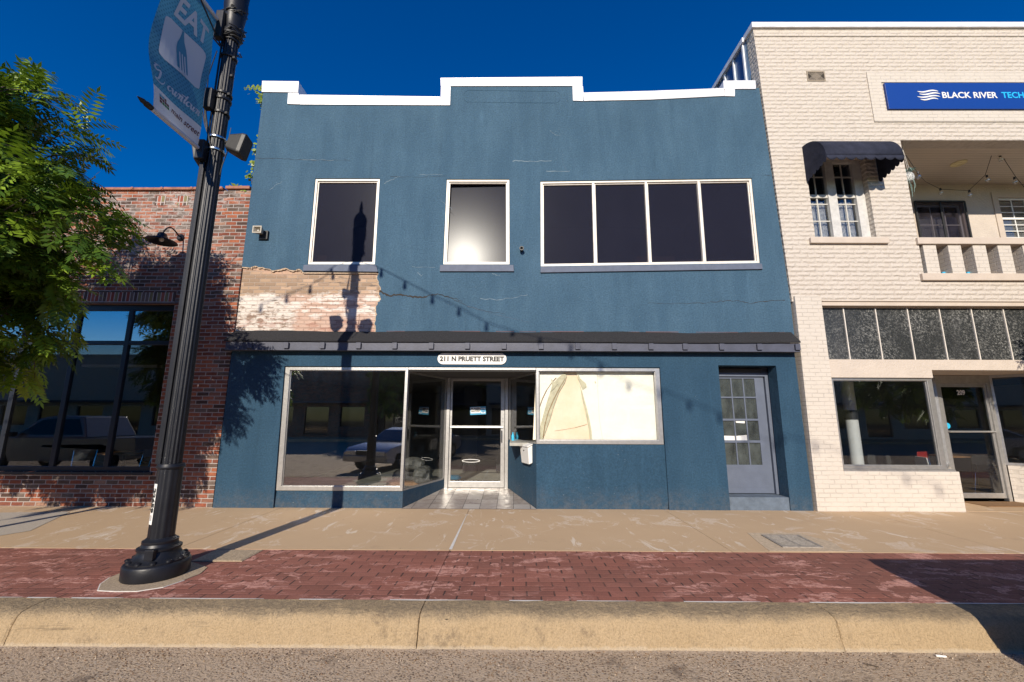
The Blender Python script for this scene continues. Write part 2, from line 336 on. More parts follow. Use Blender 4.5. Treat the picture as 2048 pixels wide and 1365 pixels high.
def m_kerb(name):
    n = NT(name); x, y, z = n.xyz()
    c = n.mix(n.noise(1.3, 5), (0.56, 0.405, 0.23), (0.68, 0.515, 0.32))
    c = n.mix(n.mr(n.noise(75, 4, rough=0.8), 0.45, 0.68, 0, 0.6), c, (0.27, 0.195, 0.115))
    c = n.mix(n.mr(n.noise(16, 5, n.scale(n.co, (1, 1, 0.15)), 0.7), 0.55, 0.72, 0, 0.35), c, (0.36, 0.27, 0.17))
    zn = n.math('ADD', z, n.math('MULTIPLY_ADD', n.noise(2.4, 6, n.scale(n.co, (1, 0.6, 0.6)), 0.75), 0.22, -0.11))
    d = n.mr(zn, -0.055, 0.0); d = n.math('MULTIPLY', d, n.mr(n.noise(22, 5, rough=0.8), 0.36, 0.62, 0.25, 1))
    c = n.mix(n.math('MULTIPLY', d, 0.72), c, (0.20, 0.165, 0.12))
    spk = n.mr(n.voro(26), 0.10, 0.05); c = n.mix(n.math('MULTIPLY', spk, n.mr(n.noise(5, 2), 0.5, 0.6)), c, (0.16, 0.12, 0.08))
    sm = n.math('MULTIPLY', n.mr(n.noise(1.5, 4, n.vm('ADD', n.co, (7, 1, 3)), 0.7), 0.57, 0.64), n.mr(n.noise(18, 5, rough=0.8), 0.42, 0.60)); c = n.mix(n.math('MULTIPLY', sm, 0.55), c, (0.17, 0.13, 0.095))
    sc_ = n.math('MULTIPLY', n.mr(n.noise(7, 5, n.scale(n.co, (0.12, 1, 3.0)), 0.7), 0.60, 0.66), n.mr(n.noise(0.8, 3, n.vm('ADD', n.co, (3, 3, 3))), 0.5, 0.6)); c = n.mix(n.math('MULTIPLY', sc_, 0.5), c, (0.10, 0.08, 0.06))
    lo = n.mr(n.math('ADD', z, n.math('MULTIPLY_ADD', n.noise(13, 5), 0.05, -0.025)), -0.215, -0.230); c = n.mix(n.math('MULTIPLY', lo, 0.6), c, (0.70, 0.58, 0.42))
    n.bump(n.math('ADD', n.math('ADD', n.noise(38, 5, rough=0.85), n.math('MULTIPLY', n.noise(60, 4, n.scale(n.co, (1, 0.1, 0.1))), 0.5)), n.math('MULTIPLY', n.noise(6, 5, rough=0.7), 1.6)), 0.03); return n.fin(c, 0.9, 0, 0.2)

def m_road(name):
    n = NT(name); x, y, z = n.xyz()
    c = n.mix(n.noise(1.0, 4), (0.45, 0.345, 0.24), (0.58, 0.455, 0.33))
    vd = n.voro(52, out='Color'); vv = n.xyz(vd)
    agg = n.mr(n.voro(52), 0.46, 0.36)
    ac = n.ramp(vv[0], [(0, (0.15,0.115,0.085)), (0.25, (0.28,0.17,0.095)), (0.45, (0.52,0.42,0.32)), (0.7, (0.13,0.10,0.08)), (0.8, (0.34,0.24,0.14)), (0.93, (0.52,0.46,0.38))], True)
    dens = n.mr(n.noise(2.2, 5, rough=0.7), 0.36, 0.62, 0.35, 1.0)
    c = n.mix(n.math('MULTIPLY', agg, dens), c, ac)
    c = n.mix(n.mr(n.noise(3.0, 6, n.vm('ADD', n.co, (3, 8, 0)), 0.75), 0.54, 0.66, 0, 0.7), c, (0.12, 0.09, 0.07))
    c = n.mix(n.mr(n.noise(1.4, 5, n.vm('ADD', n.co, (9, 1, 0)), 0.7), 0.55, 0.7, 0, 0.45), c, (0.50, 0.38, 0.27))
    ed = n.mr(n.math('ADD', y, n.math('MULTIPLY_ADD', n.noise(3.5, 6, rough=0.75), 0.22, -0.11)), 3.80, 3.88)
    c = n.mix(n.math('MULTIPLY', ed, 0.75), c, (0.58, 0.47, 0.35))
    n.bump(n.math('ADD', n.math('MULTIPLY', agg, 0.5), n.noise(45, 5, rough=0.8)), 0.014); return n.fin(c, 0.9, 0, 0.25)

def m_glass(name, tint=(0.7,0.72,0.72), base=0.06, rough=0.0, dust=0.03, dustcol=(0.5,0.5,0.5), refl=(1,1,1), k=0.9, dscale=6, lo=0.4, hi=1.8):
    n = NT(name); t = n.t; t.nodes.remove(n.b)
    tr = n.n('BsdfTransparent'); tr.inputs[0].default_value = tuple(tint)+(1,)
    gl = n.n('BsdfGlossy'); gl.inputs['Color'].default_value = tuple(refl)+(1,); gl.inputs['Roughness'].default_value = rough
    lw = n.n('LayerWeight'); lw.inputs[0].default_value = 0.5
    f = n.math('POWER', lw.outputs['Facing'], 4.0); f = n.math('MULTIPLY_ADD', f, k, base)
    m1 = n.n('MixShader'); t.links.new(f, m1.inputs[0]); t.links.new(tr.outputs[0], m1.inputs[1]); t.links.new(gl.outputs[0], m1.inputs[2])
    df = n.n('BsdfDiffuse'); df.inputs[0].default_value = tuple(dustcol)+(1,)
    m2 = n.n('MixShader'); t.links.new(n.mr(n.noise(dscale, 5, n.scale(n.co, (1, 1, 0.5)), 0.7), 0.3, 0.75, dust*lo, dust*hi), m2.inputs[0])
    t.links.new(m1.outputs[0], m2.inputs[1]); t.links.new(df.outputs[0], m2.inputs[2]); t.links.new(m2.outputs[0], n.o.inputs[0])
    return n.m

def m_leaf(name, c0, c1, tr=0.35):
    n = NT(name); oi = n.n('Attribute'); oi.attribute_name = 'tone'; oi.attribute_type = 'GEOMETRY'
    c = n.mix(oi.outputs['Fac'], c0, c1); n.fin(c, 0.42, 0, 0.45)
    tl = n.n('BsdfTranslucent'); n.t.links.new(n.mix(0.5, c, (0.16, 0.24, 0.01)), tl.inputs[0])
    ms = n.n('MixShader'); ms.inputs[0].default_value = tr; n.t.links.new(n.b.outputs[0], ms.inputs[1]); n.t.links.new(tl.outputs[0], ms.inputs[2]); n.t.links.new(ms.outputs[0], n.o.inputs[0])
    return n.m

EXB_X = W(575, 630)[0]
M = dict(
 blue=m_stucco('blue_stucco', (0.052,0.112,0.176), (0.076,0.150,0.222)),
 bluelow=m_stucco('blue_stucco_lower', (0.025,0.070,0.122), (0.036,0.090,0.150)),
 brick=m_redbrick('red_brick'), soldier=m_soldier('soldier_brick'), exposed=m_exposed('exposed_brick'),
 rock=m_rockface('rockface_cream'), cbrick=m_paintbrick('cream_brick', (0.51,0.46,0.40), (0.57,0.52,0.46)),
 cstucco=simple('cream_stucco', (0.50,0.435,0.37), 0.8, 0, 0.06, 3, 0.012, 26), ctrim=simple('cream_trim', (0.50,0.425,0.355), 0.65, 0, 0.06, 5, 0.003, 60),
 cceil=None, sidewalk=m_sidewalk('sidewalk_concrete'), pavers=m_pavers('brick_pavers'), kerb=m_kerb('kerb_concrete'), road=m_road('road_surface'),
 pad=simple('pad_concrete', (0.36,0.28,0.19), 0.9, 0, 0.35, 60, 0.004, 120), soil=simple('soil', (0.12,0.10,0.07), 0.95, 0, 0.3, 2, 0.01, 20),
 dark=simple('dark_joint_shade', (0.035,0.028,0.022), 0.95), white=simple('white_line', (0.62,0.60,0.56), 0.8, 0, 0.1, 20),
 flash=simple('white_flashing', (0.74,0.74,0.76), 0.38, 0.15, 0.14, 4, 0.008, 4), seamw=simple('white_seam', (0.75,0.76,0.78), 0.4),
 seamb=simple('metal_cladding', (0.10,0.18,0.30), 0.28, 0.6, 0.15, 2), alu=simple('aluminium', (0.50,0.49,0.47), 0.34, 0.75, 0.10, 14, 0.001, 40),
 frame=simple('pale_frame', (0.70,0.65,0.58), 0.5, 0.1, 0.10, 9, 0.001, 40), sill=simple('grey_sill', (0.095,0.115,0.165), 0.7, 0, 0.12, 8, 0.003, 60),
 fascia=simple('fascia_paint', (0.060,0.066,0.095), 0.55, 0, 0.18, 5, 0.002, 30), shingle=simple('shingle', (0.018,0.018,0.02), 0.95, 0, 0.5, 50, 0.01, 60),
 doorp=simple('door_paint', (0.105,0.125,0.170), 0.5, 0, 0.10, 4, 0.002, 40), stepp=simple('step_paint', (0.10,0.13,0.17), 0.7, 0, 0.25, 7, 0.004, 40),
 film=m_glass('dark_window_film', (0.42,0.40,0.42), 0.006, 0.20, 0.28, (0.048,0.050,0.082), (0.94,0.98,1.0), 0.35, 2.0, 0.9, 1.1),
 clear=m_glass('clear_glass', (0.92,0.93,0.93), 0.07, 0.0, 0.003, (0.4,0.4,0.4), dscale=8), street_glass=m_glass('street_glass', (0.90,0.92,0.92), 0.22, 0.0, 0.004, (0.4,0.4,0.4), dscale=8), board_glass=m_glass('clear_display_glass', (0.96,0.96,0.96), 0.03, 0.0, 0.0),
 sclear=m_glass('clean_glass', (0.86,0.88,0.89), 0.07, 0.0, 0.003, (0.4,0.4,0.4), dscale=8),
 tint=m_glass('tinted_glass', (0.42,0.46,0.50), 0.32, 0.0, 0.006, (0.3,0.3,0.3)),
 frost=m_glass('frosted_glass', (0.25,0.27,0.26), 0.06, 0.25, 0.5, (0.10,0.115,0.11), dscale=5),
 winframe=simple('dark_frame', (0.022,0.026,0.036), 0.4, 0.4), inwall=simple('room_wall', (0.035,0.035,0.038), 0.9, 0, 0.2, 2), inwall2=simple('room_wall_blue', (0.018,0.030,0.042), 0.9),
 infloor=simple('room_floor', (0.34,0.33,0.29), 0.6, 0, 0.25, 5), inceil=simple('room_ceiling', (0.05,0.05,0.05), 0.9),
 black=simple('black_paint', (0.009,0.010,0.014), 0.42, 0.0, 0.3, 6, 0.001, 50, 0.4), plastic=simple('black_plastic', (0.02,0.02,0.02), 0.5, 0, 0.2, 30, 0.001, 200),
 steel=simple('steel_band', (0.6,0.6,0.6), 0.25, 1.0), brushed=simple('grey_metal', (0.35,0.35,0.36), 0.4, 0.8), coping=simple('clay_coping', (0.30,0.12,0.07), 0.7, 0, 0.4, 6, 0.005, 20),
 signw=simple('sign_white', (0.72,0.71,0.68), 0.5, 0, 0.05, 6), ink=simple('sign_black', (0.015,0.015,0.015), 0.6), signb=simple('sign_blue', (0.003,0.040,0.235), 0.4),
 cyan=simple('sign_cyan', (0.02,0.42,0.78), 0.4), cyanb=simple('sticker_blue', (0.05,0.30,0.50), 0.5), awn=simple('awning_canvas', (0.026,0.029,0.046), 0.92, 0, 0.25, 5, 0.012, 9, 0.15),
 bark=simple('bark', (0.10,0.075,0.055), 0.95, 0, 0.4, 14, 0.02, 18), lace=m_glass('lace_curtain', (0.55,0.55,0.55), 0.0, 0.5, 0.7, (0.55,0.53,0.52), k=0.0, dscale=30),
 screen=m_glass('insect_screen', (0.36,0.35,0.38), 0.0, 0.5, 0.10, (0.16,0.14,0.17), k=0.0, dscale=10), blind=simple('window_blind', (0.50,0.48,0.44), 0.6),
 board=simple('cream_board', (0.84,0.84,0.73), 0.45, 0, 0.04, 3, 0.02, 3), peach=None, turq=simple('turquoise', (0.02,0.38,0.62), 0.5), wood=simple('wood_top', (0.30,0.15,0.06), 0.5, 0, 0.2, 8),
 red=simple('red_plastic', (0.35,0.03,0.02), 0.4), bulb=m_glass('bulb_glass', (0.85,0.85,0.82), 0.25, 0.02, 0.0, k=0.7), iron=simple('cast_iron', (0.30,0.27,0.235), 0.75, 0.3, 0.3, 30, 0.003, 60),
 rubber=simple('rubber', (0.02,0.02,0.02), 0.85), chrome=simple('chrome', (0.75,0.75,0.76), 0.15, 1.0), carsilver=simple('silver_car_paint', (0.33,0.34,0.36), 0.25, 0.5), cardark=simple('dark_car_paint', (0.40,0.41,0.45), 0.2, 0.3),
 carwhite=simple('white_car_paint', (0.6,0.6,0.6), 0.25), lens=simple('lamp_lens', (0.75,0.75,0.72), 0.1), tarp=simple('plastic_tarp', (0.16,0.155,0.14), 0.4, 0, 0.5, 9, 0.05, 9), cloth=simple('grey_cloth', (0.07,0.065,0.062), 0.9, 0, 0.4, 8, 0.05, 6),
 card=simple('cardboard', (0.34,0.19,0.09), 0.85), scuff=simple('bare_plaster', (0.20,0.26,0.30), 0.9), rim=simple('broken_plaster', (0.46,0.35,0.25), 0.95, 0, 0.3, 30, 0.01, 40),
)
def m_cceil():
    n = NT('beadboard_ceiling'); x, y, z = n.xyz(); f = n.math('FRACT', n.math('MULTIPLY', y, 11.0)); g = n.mr(f, 0.0, 0.10)
    n.bump(g, 0.004); return n.fin(n.mix(g, (0.20, 0.16, 0.12), (0.56, 0.48, 0.385)), 0.6)
M['cceil'] = m_cceil()
def m_peach():
    n = NT('stained_backing'); v = n.noise(2.2, 4); x, y, z = n.xyz()
    c = n.mix(n.mr(v, 0.4, 0.65), (0.80, 0.66, 0.47), (0.84, 0.74, 0.58))
    c = n.mix(n.mr(n.math('ADD', z, n.math('MULTIPLY', v, 0.5)), 2.3, 2.8, 0, 0.75), c, (0.62, 0.42, 0.20)); return n.fin(c, 0.7)
M['peach'] = m_peach()
def m_tile():
    n = NT('entry_tile'); x, y, z = n.xyz(); b = n.brick(x, y, 0.31, 0.31, 0.008, 0.0, 0.003, 0.0)
    c = n.ramp(b['r'], [(0, (0.16,0.13,0.11)), (0.3, (0.30,0.26,0.23)), (0.6, (0.22,0.18,0.155)), (0.85, (0.36,0.33,0.30))])
    c = n.mix(n.mr(n.noise(7, 5, rough=0.75), 0.4, 0.7, 0, 0.6), c, (0.40, 0.37, 0.34)); c = n.mix(b['face'], (0.06, 0.05, 0.045), c)
    n.bump(b['face'], 0.002); return n.fin(c, n.mr(n.noise(9, 4), 0.3, 0.7, 0.25, 0.6))
M['tile'] = m_tile()
def m_banner():
    n = NT('banner_fabric'); x, y, z = n.xyz()
    vd = n.voro(42, n.comb(y, z, 0.0), 'Distance', 'DISTANCE_TO_EDGE') if False else None
    f = n.math('FRACT', n.math('MULTIPLY', y, 22)); row = n.math('MULTIPLY', z, 30); par = n.math('MULTIPLY', n.math('FLOORED_MODULO', n.math('FLOOR', row), 2.0), 0.5)
    fu = n.math('FRACT', n.math('ADD', n.math('MULTIPLY', y, 24), par)); fv = n.math('FRACT', row)
    d = n.math('ADD', n.math('POWER', n.math('SUBTRACT', fu, 0.5), 2.0), n.math('POWER', n.math('SUBTRACT', fv, 0.5), 2.0)); dots = n.mr(d, 0.05, 0.09)
    c = n.mix(dots, (0.035, 0.16, 0.27), (0.075, 0.27, 0.42)); c = n.mix(n.mr(z, 0.27, 0.272), (0.50, 0.53, 0.60), c)
    n.fin(c, 0.7); tl = n.n('BsdfTranslucent'); n.t.links.new(c, tl.inputs[0]); ms = n.n('MixShader'); ms.inputs[0].default_value = 0.4
    n.t.links.new(n.b.outputs[0], ms.inputs[1]); n.t.links.new(tl.outputs[0], ms.inputs[2]); n.t.links.new(ms.outputs[0], n.o.inputs[0]); return n.m
M['banner'] = m_banner()
M['bprint'] = simple('banner_print', (0.50,0.53,0.60), 0.7)
M['leaf'] = m_leaf('leaf', (0.050,0.110,0.014), (0.30,0.44,0.035), 0.25)
M['vine'] = m_leaf('vine_leaf', (0.10,0.16,0.02), (0.30,0.38,0.03), 0.3)

# ------------------------------------------------------------ ground
JX = [-14.8, -11.3, -7.75, -4.235, -0.80, 2.735, 6.27, 9.8, 13.3, 16.8]
g = MB(); g.box(-150, 150, -150, 150, -0.62, -0.6); tag(g.build('ground', M['soil']), kind='structure')
g = MB(); g.box(-60, 60, -16, 3.90, -0.5, -0.24); tag(g.build('road', M['road']), kind='structure')
# pavement sub-base seen only as the dark bottom of the joints
g = MB(); g.box(-60, 60, 3.95, 16, -0.5, -0.05); tag(g.build('pavement_base', M['dark']), kind='structure')
gp = [-60] + JX + [60]

s1 = MB(); s2 = MB(); s3 = MB()
KP = [(3.865,-0.245),(3.875,-0.235),(3.90,-0.16),(3.918,-0.09),(3.938,-0.045),(3.965,-0.018),(4.02,-0.004),(4.20,0.0),(4.20,-0.5),(3.865,-0.5)]
KF = []
for (p0_, p1_) in zip(KP[:7], KP[1:8]):
    nsg = max(1, int(math.hypot(p1_[0]-p0_[0], p1_[1]-p0_[1])/0.022))
    for k in range(nsg): KF.append((p0_[0]+(p1_[0]-p0_[0])*k/nsg, p0_[1]+(p1_[1]-p0_[1])*k/nsg))
KF += KP[7:]
for a, b in zip(gp[:-1], gp[1:]):
    e = 0.004 if a > -60 else 0
    s1.box(a+e, b-e, 5.66, 12.0, -0.15, 0.0)
    s2.box(a+e*0.7, b-e*0.7, 4.203, 5.655, -0.15, -0.003)
    near = a > -9 and b < 11
    nx = int((b-a)/0.045) if near else 20
    XS = [0, 0.008/(b-a)]+[k/(nx-2) for k in range(1, nx-2)]+[1-0.008/(b-a), 1]; nx = len(XS)-1
    base = len(s3.v); L = len(KF)
    for i in range(nx+1):
        x = a+e + (b-a-2*e)*XS[i]
        rd = 0.007 if i in (0, nx) else 0
        for j, (y, z) in enumerate(KF):
            if j < len(KF)-3:
                q = Vector((x, y*1.0, z*1.0)); k = 0.010*mnoise.noise(q*1.3)+0.008*mnoise.noise(q*7)+0.006*mnoise.noise(q*19)
                chp = max(0, mnoise.noise(Vector((x*6, 3.1, z*9)))-0.5)*0.06 if -0.06 < z < -0.003 else 0
                s3.v.append((x, y-k+rd+chp, z+(k*0.35 if z > -0.2 else 0)-(rd*0.4 if z > -0.1 else 0)-chp*0.5))
            else: s3.v.append((x, y, z))
    for i in range(nx):
        for j in range(L):
            p = base+i*L+j; q = base+i*L+(j+1) % L; s3.f.append((p, q, q+L, p+L))
    s3.f.append(tuple(base+j for j in range(L))); s3.f.append(tuple(base+nx*L+j for j in reversed(range(L))))
tag(s1.build('pavement', M['sidewalk']), kind='structure')
tag(s2.build('brick_pavement_strip', M['pavers']), kind='structure')
tag(s3.build('kerb', M['kerb'], smooth=50), kind='structure')
# far side of the street
g = MB(); g.box(-60, 60, -40, -15.9, -0.3, -0.05); tag(g.build('far_pavement', M['sidewalk']), kind='structure')
# thin worn white caulk in the middle joint, pale patch of newer concrete at left
g = MB(); g.add([(-0.812,5.68,0.004),(-0.772,5.68,0.004),(-0.796,7.6,0.004),(-0.802,7.6,0.004)], [(0,1,2,3)]); tag(g.build('joint_caulk', M['white'], recalc=False), kind='structure')
g = MB(); g.add([G(-40,1078,0.004)+(0.004,), G(60,1062,0.004)+(0.004,), G(140,1024,0.004)+(0.004,), G(-40,1026,0.004)+(0.004,)], [(0,1,2,3)]); tag(g.build('pavement_patch', simple('grey_concrete', (0.40,0.35,0.29), 0.9, 0, 0.12, 40, 0.002, 120), recalc=False), kind='structure')
# worn white paint along the kerb's back edge
g = MB(); rr = random.Random(3); x = -6.0
while x < 7:
    l = rr.uniform(0.25, 1.2); w0 = rr.uniform(0.004, 0.013)
    g.add([(x,4.197-w0,0.0035),(x+l*0.5,4.195-w0*1.4,0.0035),(x+l,4.198,0.0035),(x+l,4.204,0.0035),(x,4.204,0.0035)], [(0,1,2,3,4)]); x += l+rr.uniform(0.02, 0.5)
tag(g.build('kerb_paint', M['white'], recalc=False), kind='structure')

# drain cover
cx, cy = 3.76, 6.11
r = thing('drain_cover', (cx, cy, 0), 'rusty cast iron drain grate set in a grey concrete collar in the pavement', 'drain cover')
MB().prism([(3.22,5.69),(4.18,5.69),(4.30,6.1),(4.14,6.54),(3.40,6.54),(3.30,6.1)], 0.0, 0.004, fn=lambda a,b,c:(a,b,c)).build('collar', simple('grout', (0.46,0.36,0.25), 0.9, 0, 0.2, 20, 0.003, 80), r)
o = [(3.47,5.83),(4.0,5.83),(4.05,6.40),(3.52,6.40)]; i_ = [(3.51,5.87),(3.965,5.87),(4.01,6.36),(3.557,6.36)]
MB().prism(o, 0.004, 0.017, [i_], fn=lambda a,b,c:(a,b,c)).build('rim', M['iron'], r)
MB().prism(i_, 0.004, 0.0065, fn=lambda a,b,c:(a,b,c)).build('pit_shade', M['dark'], r)  # flat dark plate standing for the shade below the grating
s = MB()
for k in range(15):
    y = 5.89+k*0.0325; dx = (y-5.83)*0.088; s.box(3.51+dx, 3.965+dx, y-0.008, y+0.008, 0.007, 0.014)
s.box(3.73, 3.76, 5.87, 6.36, 0.007, 0.0145)
s.build('grating', M['iron'], r)
# service box cover beside the lamp
x0, y0 = G(372,1132); x1, y1 = G(487,1103)
r = thing('utility_cover', ((-3.05), 5.38, 0), 'grey concrete utility box lid let into the brick paving behind the lamp post', 'utility cover')
MB().box(-3.70, -3.12, 5.20, 5.62, -0.05, 0.004).build('frame', M['pad'], r)
MB().box(-3.68, -3.14, 5.22, 5.60, 0.0, 0.008).build('lid', M['pad'], r, bevel=0.004)

# ------------------------------------------------------------ blue building
YU, YL = 8.08, 8.05   # upper and lower stucco faces
bb = thing('blue_building', (0, 8.05, 0), 'two storey blue stucco shopfront building with a stepped white edged parapet and peeled patch', 'building')
def WP(pts, Y): return [W(x, y, Y) for x, y in pts]
w1 = WP([(630.5,357),(759.5,357),(749.5,529),(615,529)], YU)
w2 = WP([(893.5,358.5),(1018.5,358.5),(1019,529),(886,529)], YU)
w3 = WP([(1081,362.5),(1503.5,356.5),(1520.5,526.5),(1081.5,533)], YU)
rr = random.Random(5)
def jag(a, b, n, amp):
    out = []
    for i in range(n+1):
        t = i/n; nx, ny = (b[1]-a[1]), -(b[0]-a[0]); L = math.hypot(nx, ny); j = rr.uniform(-amp, amp) if 0 < i < n else 0
        out.append((a[0]+(b[0]-a[0])*t+nx/L*j, a[1]+(b[1]-a[1])*t+ny/L*j))
    return out
top_edge = [(484,534),(500,536),(512,532),(530,537),(548,541),(570,536),(588,541),(600,538),(607,544)]
rag = []
for a, b in zip(top_edge[:-1], top_edge[1:]): rag += jag(a, b, 4, 1.3)[:-1]
rag += [(607,545),(757,545)]
right_edge = [(757,545),(755,560),(761,575),(758,590),(762,600),(755,605),(752,615),(754,630),(750,645),(752,660),(750,672)]
for a, b in zip(right_edge[:-1], right_edge[1:]): rag += jag(a, b, 4, 1.6)[1:]
ragw = WP(rag, YU)
zl = W(1024, 672, YU)[1]
xl, xr = -5.50, 5.42
topz = [(526,163),(597,163),(596,190),(575,192),(575,210),(900,207),(901,158),(1165,156),(1165,185),(1150,200),(1455,190),(1470,178),(1512,163)]
outer = [(xl, W(526,176,YU)[1]), W(590,176,YU), W(590,198,YU), W(890,198,YU), W(890,168,YU), W(1158,168,YU), W(1158,192,YU), W(1460,186,YU), W(1460,176,YU), (xr-0.10, W(1512,176,YU)[1]), (5.46, 3.9), (5.46, zl)]
outer += list(reversed(ragw)) 
outer[-1] = (xl, ragw[0][1])
MB().prism(outer, YU, 8.112, [w1, w2, w3]).build('upper_wall', M['blue'], bb)
# masonry core behind the render
core = [(xl+0.01,2.7)] + [(xl+0.01, W(526,176,YU)[1]-0.03), (-4.75, W(590,176,YU)[1]-0.03), (-4.75, 8.40), (-1.46, 8.40),(-1.46, 8.70),(1.42,8.70),(1.42,8.45),(5.3,8.5),(5.36,2.7)]
MB().prism(core, 8.114, 8.40, [w1, w2, w3]).build('brick_wall', M['exposed'], bb)
# broken rim of the render along the peeled patch
rim = MB()
for a, b in zip(ragw[:-1], ragw[1:]):
    wdt = rr.uniform(0.012, 0.035)
    if abs(a[1]-b[1]) < 1e-4 and abs(a[0]-b[0]) > 0.5: continue
    d = Vector((b[0]-a[0], b[1]-a[1])); 
    if d.length < 1e-4: continue
    n_ = Vector((d.y, -d.x)).normalized()
    if n_.x > 0: n_ = n_ if a[1] > 4.5 and False else -n_ if n_.x > 0.5 else n_
    if n_.y > 0.3: n_ = -n_
    rim.prism([a, b, (b[0]+n_.x*wdt, b[1]+n_.y*wdt), (a[0]+n_.x*wdt, a[1]+n_.y*wdt)], YU+0.004, 8.113)
rim.build('broken_plaster', M['rim'], bb)
# shell
sh = MB(); sh.box(xl+0.02, xl+0.27, 8.402, 20, 0, 8.0); sh.box(5.15, 5.38, 8.402, 20, 0, 8.2); sh.box(xl+0.27, 5.15, 19.8, 20, 0, 7.6); sh.build('side_wall', M['inwall'], bb)
MB().box(xl+0.27, 5.15, 8.402, 19.8, 7.3, 7.45).build('roof', M['shingle'], bb)
MB().box(xl+0.272, 5.148, 8.402, 19.8, 3.05, 3.3).build('floor_slab', M['inceil'], bb)
# window frames, panes, sills of the upper floor
def inset(q, d):   # quad tl,tr,br,bl
    (a, b, c, e) = q
    return [(a[0]+d, a[1]-d), (b[0]-d, b[1]-d), (c[0]-d, c[1]+d), (e[0]+d, e[1]+d)]
def window(q, sillq, nm=1, tilt=0.0):
    f = MB(); f.prism(q, YU+0.02, YU+0.09, [inset(q, 0.045)])
    q2 = inset(q, 0.047); f.prism(q2, YU+0.05, YU+0.10, [inset(q2, 0.022)])
    for k in range(1, nm):
        t = k/nm; a = (q[0][0]+(q[1][0]-q[0][0])*t, q[0][1]+(q[1][1]-q[0][1])*t-0.045); b = (q[3][0]+(q[2][0]-q[3][0])*t, q[3][1]+(q[2][1]-q[3][1])*t+0.045)
        f.bar(a, b, 0.05, YU+0.022, YU+0.092)
        f.bar((a[0]+0.04, a[1]), (b[0]+0.04, b[1]), 0.02, YU+0.052, YU+0.098)
    fr = f.build('window_frame', M['frame'], bb, bevel=0.003)
    for k in range(nm):
        t0, t1 = k/nm, (k+1)/nm
        def L(t, i0, i1): return (q[i0][0]+(q[i1][0]-q[i0][0])*t, q[i0][1]+(q[i1][1]-q[i0][1])*t)
        qq = [L(t0,0,1), L(t1,0,1), L(t1,3,2), L(t0,3,2)]; qq = inset(qq, 0.03)
        tl = tilt; zz0 = qq[2][1]; zz1 = qq[0][1]
        MB().prism(qq, YU+0.080, YU+0.084, fn=lambda a, b, c: (a, c+tl*(b-zz0)/(zz1-zz0)-tl*0.33*(a-qq[0][0])/(qq[1][0]-qq[0][0]), b)).build('pane', M['film'], fr)
    MB().prism(sillq, YU-0.035, YU+0.02).build('sill', M['sill'], fr, bevel=0.006)
window(w1, WP([(607,530),(752,530),(756,544),(605,542)], YU-0.035))
window(w2, WP([(880,530),(1027,530),(1028,543),(879,543)], YU-0.035), 1, 0.072)
window(w3, WP([(1081,534),(1524,527.5),(1526,538.5),(1081,545.5)], YU-0.035), 4)
# dark upstairs room behind the film
MB().box(xl+0.28, 5.14, 12.0, 12.1, 3.3, 7.3).build('room_partition', M['inwall'], bb)
for (px, pyt, pyb, wpx, nm) in ((648,515,526,20,'small brown cardboard box behind the left upstairs window of the blue building'),(1308,517,530,75,'long brown cardboard box behind the wide upstairs window, beside the second mullion'),(1380,523,530,44,'flat brown cardboard box behind the third pane of the wide upstairs window')):
    a = W(px-wpx/2, pyb, 8.3); b = W(px+wpx/2, pyt, 8.3)
    bx = MB().box(a[0], b[0], 8.2, 8.42, a[1]-0.05, b[1]).build('cardboard_box', M['card'], None, bevel=0.004)
    tag(bx, nm, 'box', 'boxes on the upstairs sills')
# white metal flashings of the parapet
fl = MB()
def fq(pts): fl.prism(WP(pts, YU-0.02), YU-0.02, 8.42)
fq([(524,162),(597.5,163),(596,185),(523,184)])
fq([(576,186),(597,186),(598,209),(574.5,208)]); fq([(598.3,189.5),(880.5,193.5),(880.5,210.5),(598.8,209.3)])
fq([(882,173),(901,173),(900,210.5),(881,210.5)]); fq([(881,156),(1165,153.5),(1165,172),(881.5,172.3)])
fq([(1145,172.6),(1166,172.6),(1167,186),(1166.5,202),(1146,201.5)]); fq([(1167.3,185.5),(1300,182),(1448,176.3),(1449,192),(1300,199.5),(1167.8,202)])
fq([(1449.3,179),(1470,178.7),(1470,193),(1449.5,192.2)]) 
fq([(1447,161.5),(1511,161),(1512,178),(1448,178.3)])
fl.build('parapet_flashing', M['flash'], bb, bevel=0.004)
# flashing rivets
for k in range(9):
    for (px, py) in ((625+k*31, 206.5), (905+k*30, 169.5), (1190+k*30, 197.5-k*0.9)):
        x, z = W(px, py, YU-0.02); MB().lathe([(0.006,0),(0.006,0.006)], (x, YU-0.027, z), 8, axis='y').build('rivet', M['brushed'], bb)
# cracks (open, dark) and old hairlines (pale filler)
def crack(name, pts, w0, w1, mat, amp=1.2, sub=6, seed=1, Y=YU, yo=0.0025):
    q = random.Random(seed); P = []
    for a, b in zip(pts[:-1], pts[1:]):
        for i in range(sub):
            t = i/sub; P.append((a[0]+(b[0]-a[0])*t+q.uniform(-amp, amp)*0.5, a[1]+(b[1]-a[1])*t+q.uniform(-amp, amp)))
    P.append(pts[-1]); Q = WP(P, Y); n = len(Q); up = []; dn = []
    for i, p in enumerate(Q):
        t = i/(n-1); wd = (w0+(w1-w0)*t)*q.uniform(0.5, 1.4)/2; up.append((p[0], p[1]+wd)); dn.append((p[0], p[1]-wd))
    mb = MB(); vs = [(p[0], Y-yo, p[1]) for p in up+dn]; mb.add(vs, [(i, i+1, n+i+1, n+i) for i in range(n-1)])
    return mb.build(name, mat, bb, recalc=False)
crack('crack', [(759,582),(775,592),(800,590),(815,593),(845,595),(865,590),(878,589),(900,595),(925,603)], 0.042, 0.008, M['dark'], 1.6)
crack('crack', [(878,589),(905,598),(935,613),(970,622),(1010,628)], 0.007, 0.003, M['dark'], 1.0, seed=2)
